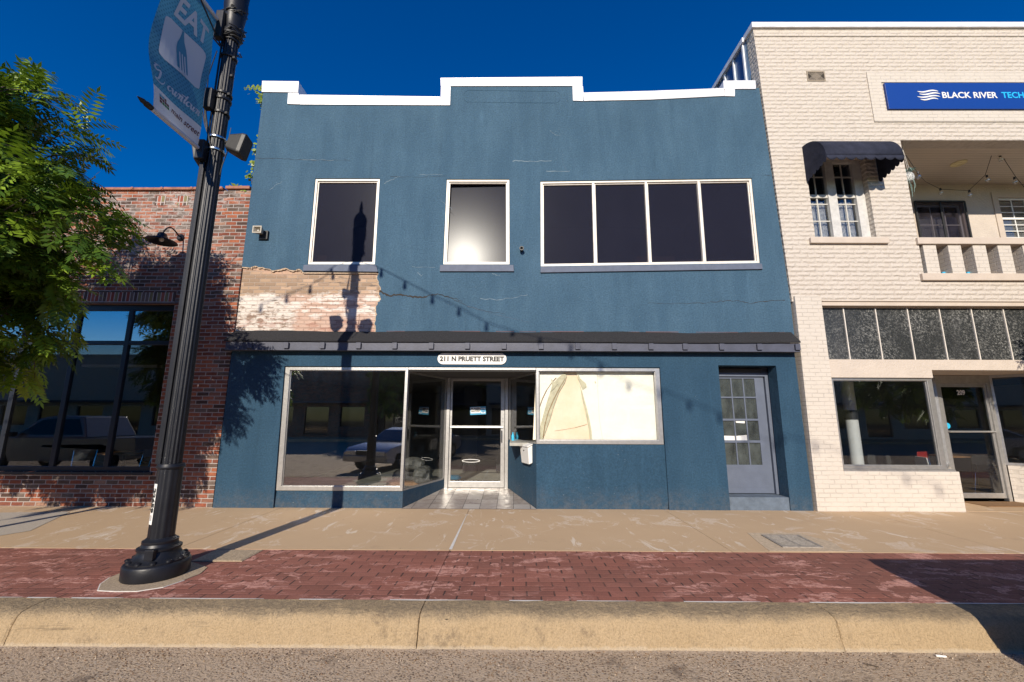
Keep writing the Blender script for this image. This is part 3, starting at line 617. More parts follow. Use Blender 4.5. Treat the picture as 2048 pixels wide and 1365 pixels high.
crack('crack', [(1350,608),(1400,607),(1440,603),(1478,602),(1500,608),(1530,603),(1570,601)], 0.004, 0.012, M['dark'], 1.4, seed=4)
crack('crack', [(1295,606),(1350,608)], 0.003, 0.004, M['dark'], 1.0, seed=6)
crack('crack', [(510,316),(560,318),(620,321),(680,320),(700,322)], 0.006, 0.003, M['dark'], 1.0, seed=5)
crack('crack', [(1545,352),(1504,350)], 0.005, 0.003, M['dark'], 0.6, seed=8)
crack('crack', [(1117,215),(1120,245),(1117,262),(1118,300),(1125,325),(1138,350)], 0.004, 0.004, M['sill'], 0.8, seed=9)
crack('crack', [(780,354),(850,355),(893,352)], 0.004, 0.003, M['dark'], 0.8, seed=10)
crack('crack', [(935,613),(1000,632),(1060,645)], 0.004, 0.002, M['sill'], 0.8, seed=10)
for sd, (pts, w_) in enumerate([([(600,319),(668,321)],0.009),([(540,380),(552,371),(565,364)],0.009),([(768,368),(785,359),(800,353)],0.009),([(1025,322),(1060,324),(1103,322)],0.013),
        ([(1092,342),(1140,343)],0.010),([(905,420),(880,400)],0.006),([(960,598),(1000,600),(1030,595),(1055,590)],0.008),([(838,350),(885,350)],0.006),([(1100,263),(1108,268),(1120,272)],0.008),([(545,600),(560,590)],0.01),([(835,545),(842,552),(846,549)],0.01),([(985,548),(1000,552)],0.01),([(825,534),(870,535)],0.006)]):
    if pts[0][1] == 600: continue
    crack('plaster_scratch', pts, w_, w_*0.6, M['scuff'], 1.3, seed=20+sd)
# outline of an old painted-over sign
pts = []
for k in range(9): a = math.pi/2+math.pi*k/8; pts.append((938+11*math.cos(a), 193-12*math.sin(a)))
for k in range(9): a = -math.pi/2+math.pi*k/8; pts.append((1110+11*math.cos(a), 195-12*math.sin(a)))
pts.append(pts[0]); crack('old_sign_outline', pts, 0.008, 0.008, M['bluelow'], 0.5, 3, 33)

# pent roof above the shopfront
YF = 7.90
ca = thing('pent_roof', (0, 8.05, 0), '', '') if False else None
zt, zf0, zf1 = W(1024,664,YU)[1], W(1024,684,YF)[1], W(1024,703,YF)[1]
xcl, xcr = W(449,690,YF)[0], W(1600,690,YF)[0]
s = MB(); n_ = 60; rr = random.Random(9); top = []; 
for i in range(n_+1):
    x = xcl + (xcr-xcl)*i/n_; sag = 0.018*math.sin(i*0.35)+rr.uniform(-0.006, 0.006)
    xw = x*1.0; top.append((max(x, xl+0.02) if x < 0 else min(x+0.0, 5.40), YU-0.001, zt+sag*0.7))
vs = []
for i in range(n_+1):
    x = xcl + (xcr-xcl)*i/n_; sg = 0.012*math.sin(i*0.21+1)+rr.uniform(-0.004, 0.004)
    vs += [top[i], (x, YF-0.03, zf0+0.012+sg*0.5), (x, YF-0.03, zf0-0.012+sg*0.5), (top[i][0], YU-0.001, zt-0.04)]
fs = []
for i in range(n_):
    a = i*4
    for j in range(4): fs.append((a+j, a+(j+1) % 4, a+4+(j+1) % 4, a+4+j))
fs += [(0,1,2,3), (n_*4, n_*4+3, n_*4+2, n_*4+1)]
s.add(vs, fs); roof = s.build('pent_roof', M['shingle'], bb)
MB().box(xcl+0.02, xcr-0.02, YF, YF+0.025, zf1+0.004, zf0-0.012).build('fascia', M['fascia'], roof, bevel=0.003)
MB().box(xcl+0.02, xcr-0.02, YF-0.014, YF-0.001, zf1+0.004, zf1+0.035).build('fascia_trim', M['fascia'], roof, bevel=0.003)
MB().box(xcl+0.03, xcr-0.03, YF+0.027, YU-0.005, zf1+0.01, zf1+0.03).build('soffit', M['fascia'], roof)
for px in (501,574,646,718,790,863,935,1008,1082,1155,1228,1301,1369,1442,1517,1593):
    x = W(px, 695, YF)[0]; MB().box(x-0.045, x+0.045, YF-0.05, YF-0.0145, zf1+0.036, zf0-0.03).build('bracket', M['fascia'], roof, bevel=0.003)
rl = MB(); rr = random.Random(4)   # red primer line where roof meets render
x = -2.5
while x < 5.3:
    l = rr.uniform(0.2, 0.9); rl.box(x, x+l, YU-0.004, YU-0.001, zt+0.000, zt+0.006+rr.uniform(0, 0.006)); x += l+rr.uniform(0, 0.4)
rl.build('roof_sealant', simple('red_sealant', (0.16,0.075,0.065), 0.9), roof)

# lower storey
zc = zf1+0.06
lwx0, lwx1 = -5.46, W(560,860)[0]
xbL0, xbL1 = W(547,1000)[0], -2.03
rw1 = W(1331,950)[0]
pL = W(574,733,8.10)[1]
shopT = W(900,734,YL)[1]; 
# opening polygons in the lower wall
doorO = WP([(1436.5,731),(1552,732),(1582,1022),(1461,1022)], YL); doorO[2] = (doorO[2][0], -0.02); doorO[3] = (doorO[3][0], -0.02)
lefto = [W(569,733,YL), (W(569,733,YL)[0], -0.02)]
x0 = W(549,990,YL)[0]; xa = W(569,733,YL)[0]
rx = W(1320,736,YL); rb = W(1332,960,YL)
lower = [(-5.47,-0.02), (-5.47, zc), (5.40, zc), (5.42,-0.02), doorO[2], doorO[1], doorO[0], doorO[3], (rb[0]+0.03,-0.02), (rx[0], shopT), (xa, shopT), (x0, -0.02)]
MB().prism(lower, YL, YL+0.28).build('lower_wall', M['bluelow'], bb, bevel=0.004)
# bulkheads below the shop windows
zb = W(680,982,8.09)[1]
A = (-2.03, 8.09); B = (-1.50, 9.6); C = (0.42, 8.09); Dd = (-0.13, 9.6)
def quadwall(mb, p, q, th, z0, z1):
    d = Vector((q[0]-p[0], q[1]-p[1])).normalized(); n_ = Vector((-d.y, d.x))*th
    mb.hexa([(p[0],p[1],z0),(q[0],q[1],z0),(q[0]+n_.x,q[1]+n_.y,z0),(p[0]+n_.x,p[1]+n_.y,z0),(p[0],p[1],z1),(q[0],q[1],z1),(q[0]+n_.x,q[1]+n_.y,z1),(p[0]+n_.x,p[1]+n_.y,z1)])
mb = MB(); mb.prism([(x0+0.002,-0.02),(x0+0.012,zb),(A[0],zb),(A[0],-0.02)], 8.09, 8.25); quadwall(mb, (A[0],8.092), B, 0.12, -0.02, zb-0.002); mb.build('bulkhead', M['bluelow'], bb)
zr = W(1200,889,8.09)[1]
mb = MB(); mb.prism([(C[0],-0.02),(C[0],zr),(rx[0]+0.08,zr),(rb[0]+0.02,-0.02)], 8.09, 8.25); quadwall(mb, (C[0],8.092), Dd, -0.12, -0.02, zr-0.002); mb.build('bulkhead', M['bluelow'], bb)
# entry floor (sloping), soffit
MB().hexa([(-2.03,8.05,-0.02),(0.42,8.05,-0.02),(-0.13,9.6,-0.02),(-1.50,9.6,-0.02),(-2.03,8.05,0.006),(0.42,8.05,0.006),(-0.13,9.6,0.125),(-1.50,9.6,0.125)]).build('entry_floor', M['tile'], bb)
sf = W(900,741,8.09)[1]
MB().prism([(xa+0.01,8.34),(A[0]-0.05,8.2),(-1.6,9.75),(-0.02,9.75),(C[0]+0.05,8.2),(rx[0]-0.01,8.34),(4.9,8.34),(4.9,19.7),(-5.2,19.7),(-5.2,8.34)], sf+0.002, sf+0.08, fn=lambda a,b,c:(a,b,c)).build('shop_ceiling', M['inceil'], bb)
MB().prism([(A[0]-0.05,8.09),(C[0]+0.05,8.09),(-0.02,9.75),(-1.6,9.75)], sf-0.02, sf, fn=lambda a,b,c:(a,b,c)).build('entry_soffit', M['inceil'], bb)
# shop window frames
def shopwin(name, x0t, x1t, z1, x0b, x1b, z0, Y, wl, wr, wt_, wb, glass, par, mat='alu'):
    q = [(x0t,z1),(x1t,z1),(x1b,z0),(x0b,z0)]
    inn = [(x0t+wl,z1-wt_),(x1t-wr,z1-wt_),(x1b-wr,z0+wb),(x0b+wl,z0+wb)]
    f = MB().prism(q, Y-0.02, Y+0.05, [inn]).build(name, M[mat], par, bevel=0.004)
    in2 = [(inn[0][0]+0.012,inn[0][1]-0.012),(inn[1][0]-0.012,inn[1][1]-0.012),(inn[2][0]-0.012,inn[2][1]+0.012),(inn[3][0]+0.012,inn[3][1]+0.012)]
    MB().prism([(a+0.0005,b) for a,b in inn], Y+0.012, Y+0.04, [in2]).build('glazing_bead', M[mat], f)
    MB().prism(in2, Y+0.022, Y+0.028).build('pane', M[glass], f)
    return f
fT = W(700,735,8.08)[1]
shopwin('shop_window', xa+0.01, -2.035, fT, x0+0.008, -2.035, zb+0.002, 8.09, 0.09, 0.05, 0.06, 0.075, 'street_glass', bb)
shopwin('shop_window', 0.425, rx[0]-0.005, fT, 0.425, W(1327,888,8.09)[0], zr+0.002, 8.09, 0.05, 0.085, 0.06, 0.07, 'board_glass', bb)
MB().box(-2.03, 0.42, 8.06, 8.115, fT-0.045, fT).build('window_header', M['alu'], bb, bevel=0.004)
# slanted side glazing of the entry
def slant(p, q, z0, z1, name):
    d = Vector((q[0]-p[0], q[1]-p[1], 0)); L = d.length; d.normalize(); n_ = Vector((-d.y, d.x, 0))
    fn = lambda a, b, c: (p[0]+d.x*a+n_.x*c, p[1]+d.y*a+n_.y*c, b)
    f = MB().prism([(0.0,z1),(L,z1),(L,z0),(0,z0)], -0.02, 0.02, [[(0.025,z1-0.03),(L-0.04,z1-0.03),(L-0.04,z0+0.03),(0.025,z0+0.03)]], fn).build(name, M['alu'], bb)
    MB().prism([(0.025,z1-0.03),(L-0.04,z1-0.03),(L-0.04,z0+0.03),(0.025,z0+0.03)], -0.003, 0.003, fn=fn).build('pane', M['clear'], f)
slant((A[0]-0.02, 8.12), (B[0]-0.03, B[1]), zb, sf-0.021, 'side_window')
slant((C[0]+0.02, 8.12), (Dd[0]+0.03, Dd[1]), zr, sf-0.021, 'side_window')
# entrance door
YD = 9.6
fzT = W(955,747,YD)[1]
mb = MB(); xL, xR = -1.51, -0.125
mb.prism([(xL,fzT),(xR,fzT),(xR,0.11),(xR-0.075,0.11),(xR-0.075,fzT-0.11),(xL+0.075,fzT-0.11),(xL+0.075,0.11),(xL,0.11)], YD-0.05, YD+0.06)
dfr = mb.build('door_frame', M['alu'], bb, bevel=0.005)
dx0, dx1, dz0, dz1 = xL+0.082, xR-0.082, 0.13, fzT-0.118
gz0 = W(950,963,YD)[1]; gm = W(950,854.5,YD)[1]
leaf = MB().prism([(dx0,dz1),(dx1,dz1),(dx1,dz0),(dx0,dz0)], YD-0.022, YD+0.022, [[(dx0+0.045,dz1-0.06),(dx1-0.085,dz1-0.06),(dx1-0.085,gm+0.03),(dx0+0.045,gm+0.03)],[(dx0+0.045,gm-0.03),(dx1-0.085,gm-0.03),(dx1-0.085,gz0),(dx0+0.045,gz0)]]).build('glass_door', M['alu'], bb, bevel=0.004)
for a, b in ((dz1-0.062, gm+0.028), (gm-0.028, gz0-0.002)):
    MB().box(dx0+0.043, dx1-0.083, YD-0.003, YD+0.003, b, a).build('pane', M['clear'], leaf)
MB().tube([(dx0+0.02,YD-0.05,gm),(dx1-0.03,YD-0.05,gm)], 0.016, 10).build('push_bar', M['alu'], leaf)
MB().box(dx1-0.075, dx1-0.05, YD-0.06, YD-0.022, gm-0.33, gm-0.07).build('pull_handle', M['chrome'], leaf, bevel=0.006)
mb = MB()
for z in (0.13, 0.19): mb.lathe([(0.018,0),(0.018,0.012)], (dx1-0.042, YD-0.034, gm+z), 14, axis='y')
mb.build('lock', M['brushed'], leaf)
# thin white oval ring on the lower door glass
pts = [(W(942,922,YD)[0]+0.20*math.cos(k*math.pi/16), W(942,922,YD)[1]+0.036*math.sin(k*math.pi/16)) for k in range(32)]
inn = [(W(942,922,YD)[0]+0.18*math.cos(k*math.pi/16), W(942,922,YD)[1]+0.024*math.sin(k*math.pi/16)) for k in range(32)]
MB().prism(pts, YD-0.006, YD-0.004, [inn]).build('oval_ring', M['signw'], leaf)
# CLOSED sign
def plaque(name, pts, Y, th, mat): return MB().prism(pts, Y-th, Y)
csn = thing('closed_sign', (W(955,822,YD)[0], YD-0.03, W(955,822,YD)[1]), 'small white and blue CLOSED sign hanging inside the aluminium entrance door', 'sign')
cq = WP([(940,814.5),(971.5,813),(972,829),(940.5,830.5)], YD-0.03)
MB().prism(cq, YD-0.034, YD-0.030).build('sign_board', M['cyanb'], csn)
def lerp(a, b, t): return (a[0]+(b[0]-a[0])*t, a[1]+(b[1]-a[1])*t)
def inq(q, u0, u1, v0, v1):
    def f(u, v): return lerp(lerp(q[3], q[2], u), lerp(q[0], q[1], u), v)
    return [f(u0,v1), f(u1,v1), f(u1,v0), f(u0,v0)]
MB().prism(inq(cq, 0.03, 0.66, 0.2, 0.94), YD-0.037, YD-0.0345).build('sign_panel', M['signw'], csn)
MB().prism(inq(cq, 0.70, 0.96, 0.14, 0.80), YD-0.037, YD-0.0345).build('clock_panel', M['signw'], csn)
def qfn(q, Y, wd, ht):
    def f(x, y, c): p = lerp(lerp(q[3], q[2], x/wd), lerp(q[0], q[1], x/wd), y/ht); return (p[0], Y-c, p[1])
    return f
ww_ = cq[1][0]-cq[0][0]; hh_ = cq[0][1]-cq[3][1]
text_mb('CLOSED', 0.14, lambda x, y, c: qfn(inq(cq,0.05,0.64,0.40,0.90), YD-0.0372, 1, 1)(x/(ww_*0.57), y/0.105, c), 0.004, 0, ww_*0.57, 0.002).build('lettering', M['ink'], csn)
text_mb('PLEASE CALL AGAIN', 0.05, lambda x, y, c: qfn(inq(cq,0.06,0.62,0.24,0.36), YD-0.0372, 1, 1)(x/(ww_*0.57), y/0.05, c), 0.0, 0, ww_*0.57, 0.002).build('small_lettering', M['brushed'], csn) if False else None
cc = inq(cq, 0.83, 0.83, 0.47, 0.47)[0]
MB().lathe([(0.045,0),(0.045,0.002)], (cc[0], YD-0.0395, cc[1]), 24, axis='y').build('clock_face', M['cyanb'], csn)
MB().box(cc[0]-0.004, cc[0]+0.004, YD-0.042, YD-0.0397, cc[1]-0.03, cc[1]+0.02).build('clock_hand', M['red'], csn)
# street-name plaque
pq = [W(875,718,YL-0.02), W(1013,718,YL-0.02)]; hr = (W(944,707,YL-0.02)[1]-W(944,729.5,YL-0.02)[1])/2
zcn = W(944,718,YL-0.02)[1]; pts = []
for k in range(13): a = math.pi/2+math.pi*k/12; pts.append((pq[0][0]+hr+hr*math.cos(a), zcn+hr*math.sin(a)))
for k in range(13): a = -math.pi/2+math.pi*k/12; pts.append((pq[1][0]-hr+hr*math.cos(a), zcn+hr*math.sin(a)))
sg = thing('address_sign', ((pq[0][0]+pq[1][0])/2, YL-0.01, zcn), 'white rounded plaque reading 211 N PRUETT STREET above the entrance', 'sign')
MB().prism(pts, YL-0.022, YL-0.002).build('board', M['signw'], sg, bevel=0.002)
wd = pq[1][0]-pq[0][0]-0.09
text_mb('211 N PRUETT STREET', 0.125, lambda x, y, c: (pq[0][0]+0.045+x, YL-0.0225-c, zcn-0.045+y), 0.0058, 0, wd, 0.003).build('lettering', M['ink'], sg)
# letter box on the slanting bulkhead
dv = Vector((Dd[0]-C[0], Dd[1]-C[1], 0)).normalized(); nv = Vector((-dv.y, dv.x, 0))  # nv towards the entry
if nv.x > 0: nv = -nv
fn = lambda a, b, c: (C[0]+dv.x*a+nv.x*c, 8.09+dv.y*a+nv.y*c, b)
mz0, mz1 = 0.76, 1.12
lb = thing('mailbox', fn(0.32, mz0, 0), 'white metal wall mailbox on the blue side wall of the entry', 'mailbox')
lb_b = MB(); a0, a1 = 0.17, 0.60
lb_b.add([fn(a0,mz0+0.03,0.004),fn(a1,mz0+0.03,0.004),fn(a1,mz1,0.004),fn(a0,mz1,0.004),fn(a0+0.02,mz0,0.07),fn(a1-0.02,mz0,0.07),fn(a1,mz1-0.05,0.10),fn(a0,mz1-0.05,0.10)],
         [(0,1,2,3),(4,7,6,5),(0,4,5,1),(3,2,6,7),(0,3,7,4),(1,5,6,2)])
lb_b.build('box', M['signw'], lb, bevel=0.012)
MB().add([fn(a0-0.012,mz1+0.012,0.002),fn(a1+0.012,mz1+0.012,0.002),fn(a1+0.012,mz1-0.045,0.11),fn(a0-0.012,mz1-0.045,0.11),fn(a0-0.012,mz1+0.027,0.002),fn(a1+0.012,mz1+0.027,0.002),fn(a1+0.012,mz1-0.022,0.115),fn(a0-0.012,mz1-0.022,0.115)],
         [(0,1,2,3),(4,7,6,5),(0,4,5,1),(3,2,6,7),(0,3,7,4),(1,5,6,2)]).build('lid', M['signw'], lb, bevel=0.004)
cvec = fn((a0+a1)/2, mz1-0.11, 0.098)
MB().lathe([(0.012,0),(0.012,0.02)], (cvec[0]-0.012, cvec[1], cvec[2]), 10, axis='x').build('lock', M['ink'], lb)
# boarded-up display behind the right shop window
bd = thing('window_board', (1.6, 8.2, zr), 'cream backing board behind the right shop window with torn curling film', 'board')
pr = WP([(1072,741),(1306,745),(1318,880),(1066,880)], 8.20)
MB().prism(pr, 8.21, 8.23).build('backing', M['peach'], bd)
lf = WP([(1072,742),(1128,743),(1126,752),(1110,772),(1100,800),(1092,830),(1086,858),(1084,880),(1068,880)], 8.195)
MB().prism(lf, 8.196, 8.202).build('film', M['board'], bd)
rt = WP([(1152,743),(1306,745),(1318,880),(1181,880),(1180,850),(1174,818),(1166,790),(1158,765)], 8.195)
MB().prism(rt, 8.196, 8.202).build('film', M['board'], bd)
M['peel'] = simple('peeled_film', (0.50,0.48,0.33), 0.5, 0, 0.15, 12, 0.01, 18)
MB().prism(WP([(1128,746),(1134,752),(1130,765),(1118,785),(1107,815),(1100,840),(1092,862),(1085,880),(1076,880),(1080,855),(1088,825),(1096,797),(1104,775),(1114,758)], 8.19), 8.175, 8.194).build('peeled_flap', M['peel'], bd, bevel=0.006)
MB().prism(WP([(1102,758),(1108,765),(1115,757),(1116,768),(1108,778),(1100,785),(1104,772)], 8.19), 8.16, 8.174).build('peeled_flap', M['peel'], bd, bevel=0.004)
MB().prism(WP([(1156,748),(1160,757),(1172,768),(1173,775),(1165,780),(1160,768),(1155,756)], 8.19), 8.175, 8.194).build('peeled_flap', M['peel'], bd, bevel=0.004)
MB().prism(WP([(1160,770),(1166,790),(1173,815),(1179,840),(1183,862),(1184,880),(1180,880),(1177,855),(1171,825),(1164,795)], 8.19), 8.18, 8.194).build('peeled_flap', M['peel'], bd, bevel=0.003)
def strip(mb, pts, w_, Y, seed=1, amp=0.5):
    q = random.Random(seed); P = WP([(x+q.uniform(-amp, amp), y+q.uniform(-amp, amp)) for x, y in pts], Y)
    for a, b in zip(P[:-1], P[1:]): mb.bar(a, b, w_*q.uniform(0.6, 1.4), Y-0.002, Y)
cr = MB(); strip(cr, [(1110,862),(1128,860),(1150,856),(1174,849)], 0.006, 8.205); strip(cr, [(1073,835),(1079,815),(1085,798),(1094,780),(1104,766),(1112,756)], 0.016, 8.190, 3); strip(cr, [(1086,875),(1090,850),(1097,825),(1107,800),(1120,775),(1131,757)], 0.014, 8.172, 6); cr.build('crease', simple('film_crease', (0.26,0.17,0.08), 0.8), bd)
cr = MB(); strip(cr, [(1195,748),(1196,790),(1199,840),(1205,880)], 0.004, 8.194, 4, 0.3); strip(cr, [(1190,763),(1191,767)], 0.02, 8.194, 5); cr.build('seam', simple('film_seam', (0.55,0.52,0.38), 0.8), bd)
# right-hand door: recess, step, frame, leaf with twelve panes
ya, yd = YL+0.28, 8.42
sx0, sx1 = doorO[3][0], doorO[2][0]
stz = W(1500,995,YL+0.01)[1]
ztop = doorO[0][1]
rc = MB(); rc.box(doorO[0][0]-0.3, doorO[0][0]-0.02, ya+0.002, 9.2, 0, 2.7); rc.box(doorO[1][0]+0.12, doorO[1][0]+0.3, ya+0.002, 9.2, 0, 2.7); rc.box(doorO[0][0]-0.02, doorO[1][0]+0.12, ya+0.002, 9.2, ztop, 2.7); rc.box(doorO[0][0]-0.02, doorO[1][0]+0.12, 9.0, 9.2, 0, ztop-0.002)
rc.build('door_recess', M['inwall2'], bb)
MB().box(sx0+0.004, sx1-0.004, YL+0.012, 8.9, -0.02, stz).build('door_step', M['stepp'], bb, bevel=0.008)
lx1t, lx1b = W(1524,753,yd)[0], W(1549,988,yd)[0]; lx = (lx1t+lx1b)/2
lzT = W(1480,755,yd)[1]; lzB = stz+0.012
lx0 = W(1424,860,yd)[0]
mb = MB(); mb.prism([(lx0-0.08,lzT+0.09),(lx+0.10,lzT+0.09),(lx+0.10,stz+0.002),(lx+0.012,stz+0.002),(lx+0.012,lzT+0.01),(lx0-0.012,lzT+0.01),(lx0-0.012,stz+0.002),(lx0-0.08,stz+0.002)], yd-0.06, yd+0.05)
mb.box(lx0-0.08, lx+0.10, yd-0.02, yd+0.05, lzT+0.092, ztop-0.004)
mb.build('side_door_frame', M['doorp'], bb, bevel=0.004)
# panes: 4 columns x 4 rows of which three columns show
gx0, gx1 = lx0+0.11, W(1509,760,yd)[0]
pz = [W(1500,y,yd)[1] for y in (758,794,797,838,842,881,886,930)]
px_ = []
gx0 = W(1446,850,yd)[0]-0.02; gx1 = lx-0.165
cw = (gx1-gx0)/3
holes = []
for r_ in range(4):
    z1, z0 = pz[r_*2], pz[r_*2+1]
    for c_ in range(3): holes.append([(gx0+cw*c_+0.012,z1),(gx0+cw*(c_+1)-0.012,z1),(gx0+cw*(c_+1)-0.012,z0),(gx0+cw*c_+0.012,z0)])
lf = MB().prism([(lx0,lzT),(lx,lzT),(lx,lzB),(lx0,lzB)], yd-0.02, yd+0.02, holes).build('side_door', M['doorp'], bb, bevel=0.004)
for i, h in enumerate(holes): MB().prism([(h[0][0]-0.003,h[0][1]+0.003),(h[1][0]+0.003,h[1][1]+0.003),(h[2][0]+0.003,h[2][1]-0.003),(h[3][0]-0.003,h[3][1]-0.003)], yd+0.004, yd+0.008).build('pane', M['frost'], lf)
MB().box(lx0+0.10, lx-0.10, yd-0.0235, yd-0.0202, lzB+0.11, pz[7]-0.11).build('kick_panel', M['doorp'], lf, bevel=0.003)
# notice behind one pane
h = holes[2*3+1]; MB().prism([(h[0][0],h[3][1]+0.08),(h[1][0],h[3][1]+0.10),(h[2][0],h[2][1]),(h[3][0],h[3][1])], yd+0.0015, yd+0.003).build('paper_notice', M['signw'], lf)
h = holes[2*3+0]; MB().prism([(h[0][0],h[3][1]+0.085),(h[1][0],h[3][1]+0.08),(h[2][0],h[2][1]),(h[3][0],h[3][1])], yd+0.0015, yd+0.003).build('paper_notice', M['signw'], lf)
h = holes[2*3+1]; MB().prism([(h[0][0]+0.02,h[0][1]),(h[1][0]-0.01,h[0][1]),(h[1][0]-0.02,h[0][1]-0.05),(h[0][0]+0.03,h[0][1]-0.04)], yd+0.0015, yd+0.003).build('paper_notice', M['signw'], lf)
# shop room
rm = MB(); rm.box(-5.2, 4.9, 16.0, 16.2, 0.10, 2.9, ); rm.build('back_wall', M['inwall'], bb)
MB().prism([(-5.2,8.402),(-2.0,8.402),(-1.55,9.68),(-0.08,9.68),(0.36,8.402),(4.9,8.402),(4.9,19.7),(-5.2,19.7)], -0.05, 0.10, fn=lambda a,b,c:(a,b,c)).build('shop_floor', M['infloor'], bb)
MB().box(-5.2, x0-0.02, 8.335, 8.40, 0.0, 2.6).build('inner_pier', M['inwall'], bb)
pm = MB(); pm.box(-1.45, -1.05, 12.4, 12.55, 0.1, 2.6); pm.box(-0.5, 4.8, 12.4, 12.55, 0.1, 2.6); pm.box(-1.05,-0.5,12.4,12.55,2.1,2.6); pm.build('partition', M['inwall'], bb)
MB().box(0.6, 0.7, 8.3, 12.4, 0.1, 2.6).build('partition', M['inwall'], bb)
# vent pipe stub
xv, zv = W(1043,501,YU)
vp = thing('vent_pipe', (xv, YU, zv), 'short black pipe stub sticking out between the upstairs windows', 'pipe')
MB().lathe([(0.035,0.0),(0.035,-0.09),(0.045,-0.092),(0.045,-0.11),(0.028,-0.11),(0.028,-0.06)], (xv, YU-0.001, zv), 16, axis='y').build('pipe', M['plastic'], vp, smooth=40)
# small horn box on the wall
xv, zv = W(516,461,YU-0.15)
hn = thing('alarm_horn', (xv, YU, zv), 'small beige square horn speaker on the left edge of the blue wall', 'horn speaker')
mb = MB(); rcs = [(0.045,-0.01),(0.06,-0.1),(0.095,-0.2)]
P = [(xv-0.09,YU-0.19,zv-0.07),(xv+0.09,YU-0.19,zv-0.07),(xv+0.09,YU-0.19,zv+0.08),(xv-0.09,YU-0.19,zv+0.08)]
Q = [(xv-0.05,YU-0.05,zv-0.04),(xv+0.05,YU-0.05,zv-0.04),(xv+0.05,YU-0.05,zv+0.05),(xv-0.05,YU-0.05,zv+0.05)]
I = [(xv-0.07,YU-0.19,zv-0.05),(xv+0.07,YU-0.19,zv-0.05),(xv+0.07,YU-0.19,zv+0.06),(xv-0.07,YU-0.19,zv+0.06)]
J = [(xv-0.03,YU-0.09,zv-0.03),(xv+0.03,YU-0.09,zv-0.03),(xv+0.03,YU-0.09,zv+0.03),(xv-0.03,YU-0.09,zv+0.03)]
fs = []
for a in range(4):
    b = (a+1) % 4; fs += [(a,b,4+b,4+a), (a,8+a,8+b,b), (8+a,12+a,12+b,8+b)]
fs += [(4,5,6,7),(12,15,14,13)]
mb.add(P+Q+I+J, fs); mb.build('horn', simple('beige_plastic', (0.42,0.38,0.31), 0.6), hn)
MB().box(xv-0.03, xv+0.14, YU-0.05, YU-0.002, zv-0.14, zv+0.04).build('bracket', M['plastic'], hn)
MB().lathe([(0.018,0),(0.012,-0.05)], (xv, YU-0.10, zv), 12, axis='y').build('driver', M['signw'], hn)

# things inside the shop
r = thing('plastic_bundle', (-2.6, 10.2, 0.1), 'rolled grey bundle wrapped in clear plastic sheeting on the shop floor', 'bundle')
def blob(mb, c, rad, seed, n=12, m_=8, amp=0.18, sq=0.8):
    q = random.Random(seed); vs = []; fs = []
    for i in range(m_+1):
        th = math.pi*i/m_
        for k in range(n):
            ph = 2*math.pi*k/n; s_ = 1+q.uniform(-amp, amp)
            f = lambda t: math.copysign(abs(t)**sq, t)
            vs.append((c[0]+rad[0]*f(math.sin(th))*f(math.cos(ph))*s_, c[1]+rad[1]*f(math.sin(th))*f(math.sin(ph))*s_, c[2]+rad[2]*f(math.cos(th))*(1+q.uniform(-amp, amp)*0.4)))
    for i in range(m_):
        for k in range(n): a = i*n+k; b = i*n+(k+1) % n; fs.append((a, b, b+n, a+n))
    mb.add(vs, fs)
mb = MB(); blob(mb, (-2.5,10.45,0.28), (0.38,0.25,0.14), 3, 18, 12, 0.12); mb.build('roll', M['cloth'], r, smooth=60)
mb = MB(); blob(mb, (-2.1,10.15,0.32), (0.22,0.30,0.20), 5, 18, 12, 0.14); blob(mb, (-2.35,10.25,0.55), (0.26,0.2,0.15), 8, 16, 10, 0.2); mb.build('wrapping', M['tarp'], r, smooth=30)
MB().box(-2.9, -1.95, 10.0, 10.6, 0.10, 0.17).build('pallet', M['wood'], r)
mb = MB(); blob(mb, (-2.15,8.95,0.17), (0.30,0.12,0.065), 11, 14, 6, 0.10, 0.6); o_ = mb.build('cushion', M['tarp'], None, smooth=50); tag(o_, 'crumpled pale cushion on the shop floor behind the slanted side glass', 'cushion')
mb = MB(); mb.lathe([(0.03,0),(0.032,0.1),(0.012,0.14),(0.012,0.17)], (-0.02, 9.25, zr+0.0), 12); o_ = mb.build('bottle', M['turq'], None, smooth=40); tag(o_, 'small blue bottle on the ledge behind the right side glass of the entry', 'bottle')
MB().box(-0.1+0.02, 0.62, 8.45, 9.4, zr-0.06, zr-0.001).build('display_ledge', M['infloor'], bb)
mb = MB(); blob(mb, (-1.5,10.9,0.16), (0.2,0.14,0.06), 13, 12, 6, 0.12); o_ = mb.build('folded_sheet', M['turq'], None, smooth=50); tag(o_, 'small blue folded plastic sheet on the floor beside the grey bundle', 'plastic sheet')

# ------------------------------------------------------------ red brick building (left)
YB = 8.10
rb_ = thing('brick_building', (-9, YB, 0), 'single storey red brick building with whitewashed patches and wide dark framed windows', 'building')
bx1 = W(345,606,YB); bwx = -6.76; bz1 = W(345,606,YB)[1]; bz0 = W(296,945,YB)[1]; bt = W(440,382,YB)[1]
px1 = W(455,400,YB)[0]
MB().prism([(-16,-0.02),(-16,bt),(px1,bt),(px1,-0.02)], YB, YB+0.3, [[(-13.6,bz1),(bwx,bz1),(bwx,bz0),(-13.6,bz0)]]).build('wall', M['brick'], rb_)
MB().box(px1+0.002, -5.50, YB-0.02, YB+0.3, -0.02, bt+0.0).build('pilaster', M['brick'], rb_)
MB().box(-13.6, bwx, YB-0.012, YB-0.001, bz1+0.002, bz1+0.21).build('lintel_course', M['soldier'], rb_)
MB().box(-13.6, bwx+0.05, YB-0.02, YB+0.1, bz1-0.03, bz1).build('steel_lintel', simple('rusty_lintel', (0.16,0.09,0.06), 0.8, 0.2, 0.3), rb_)
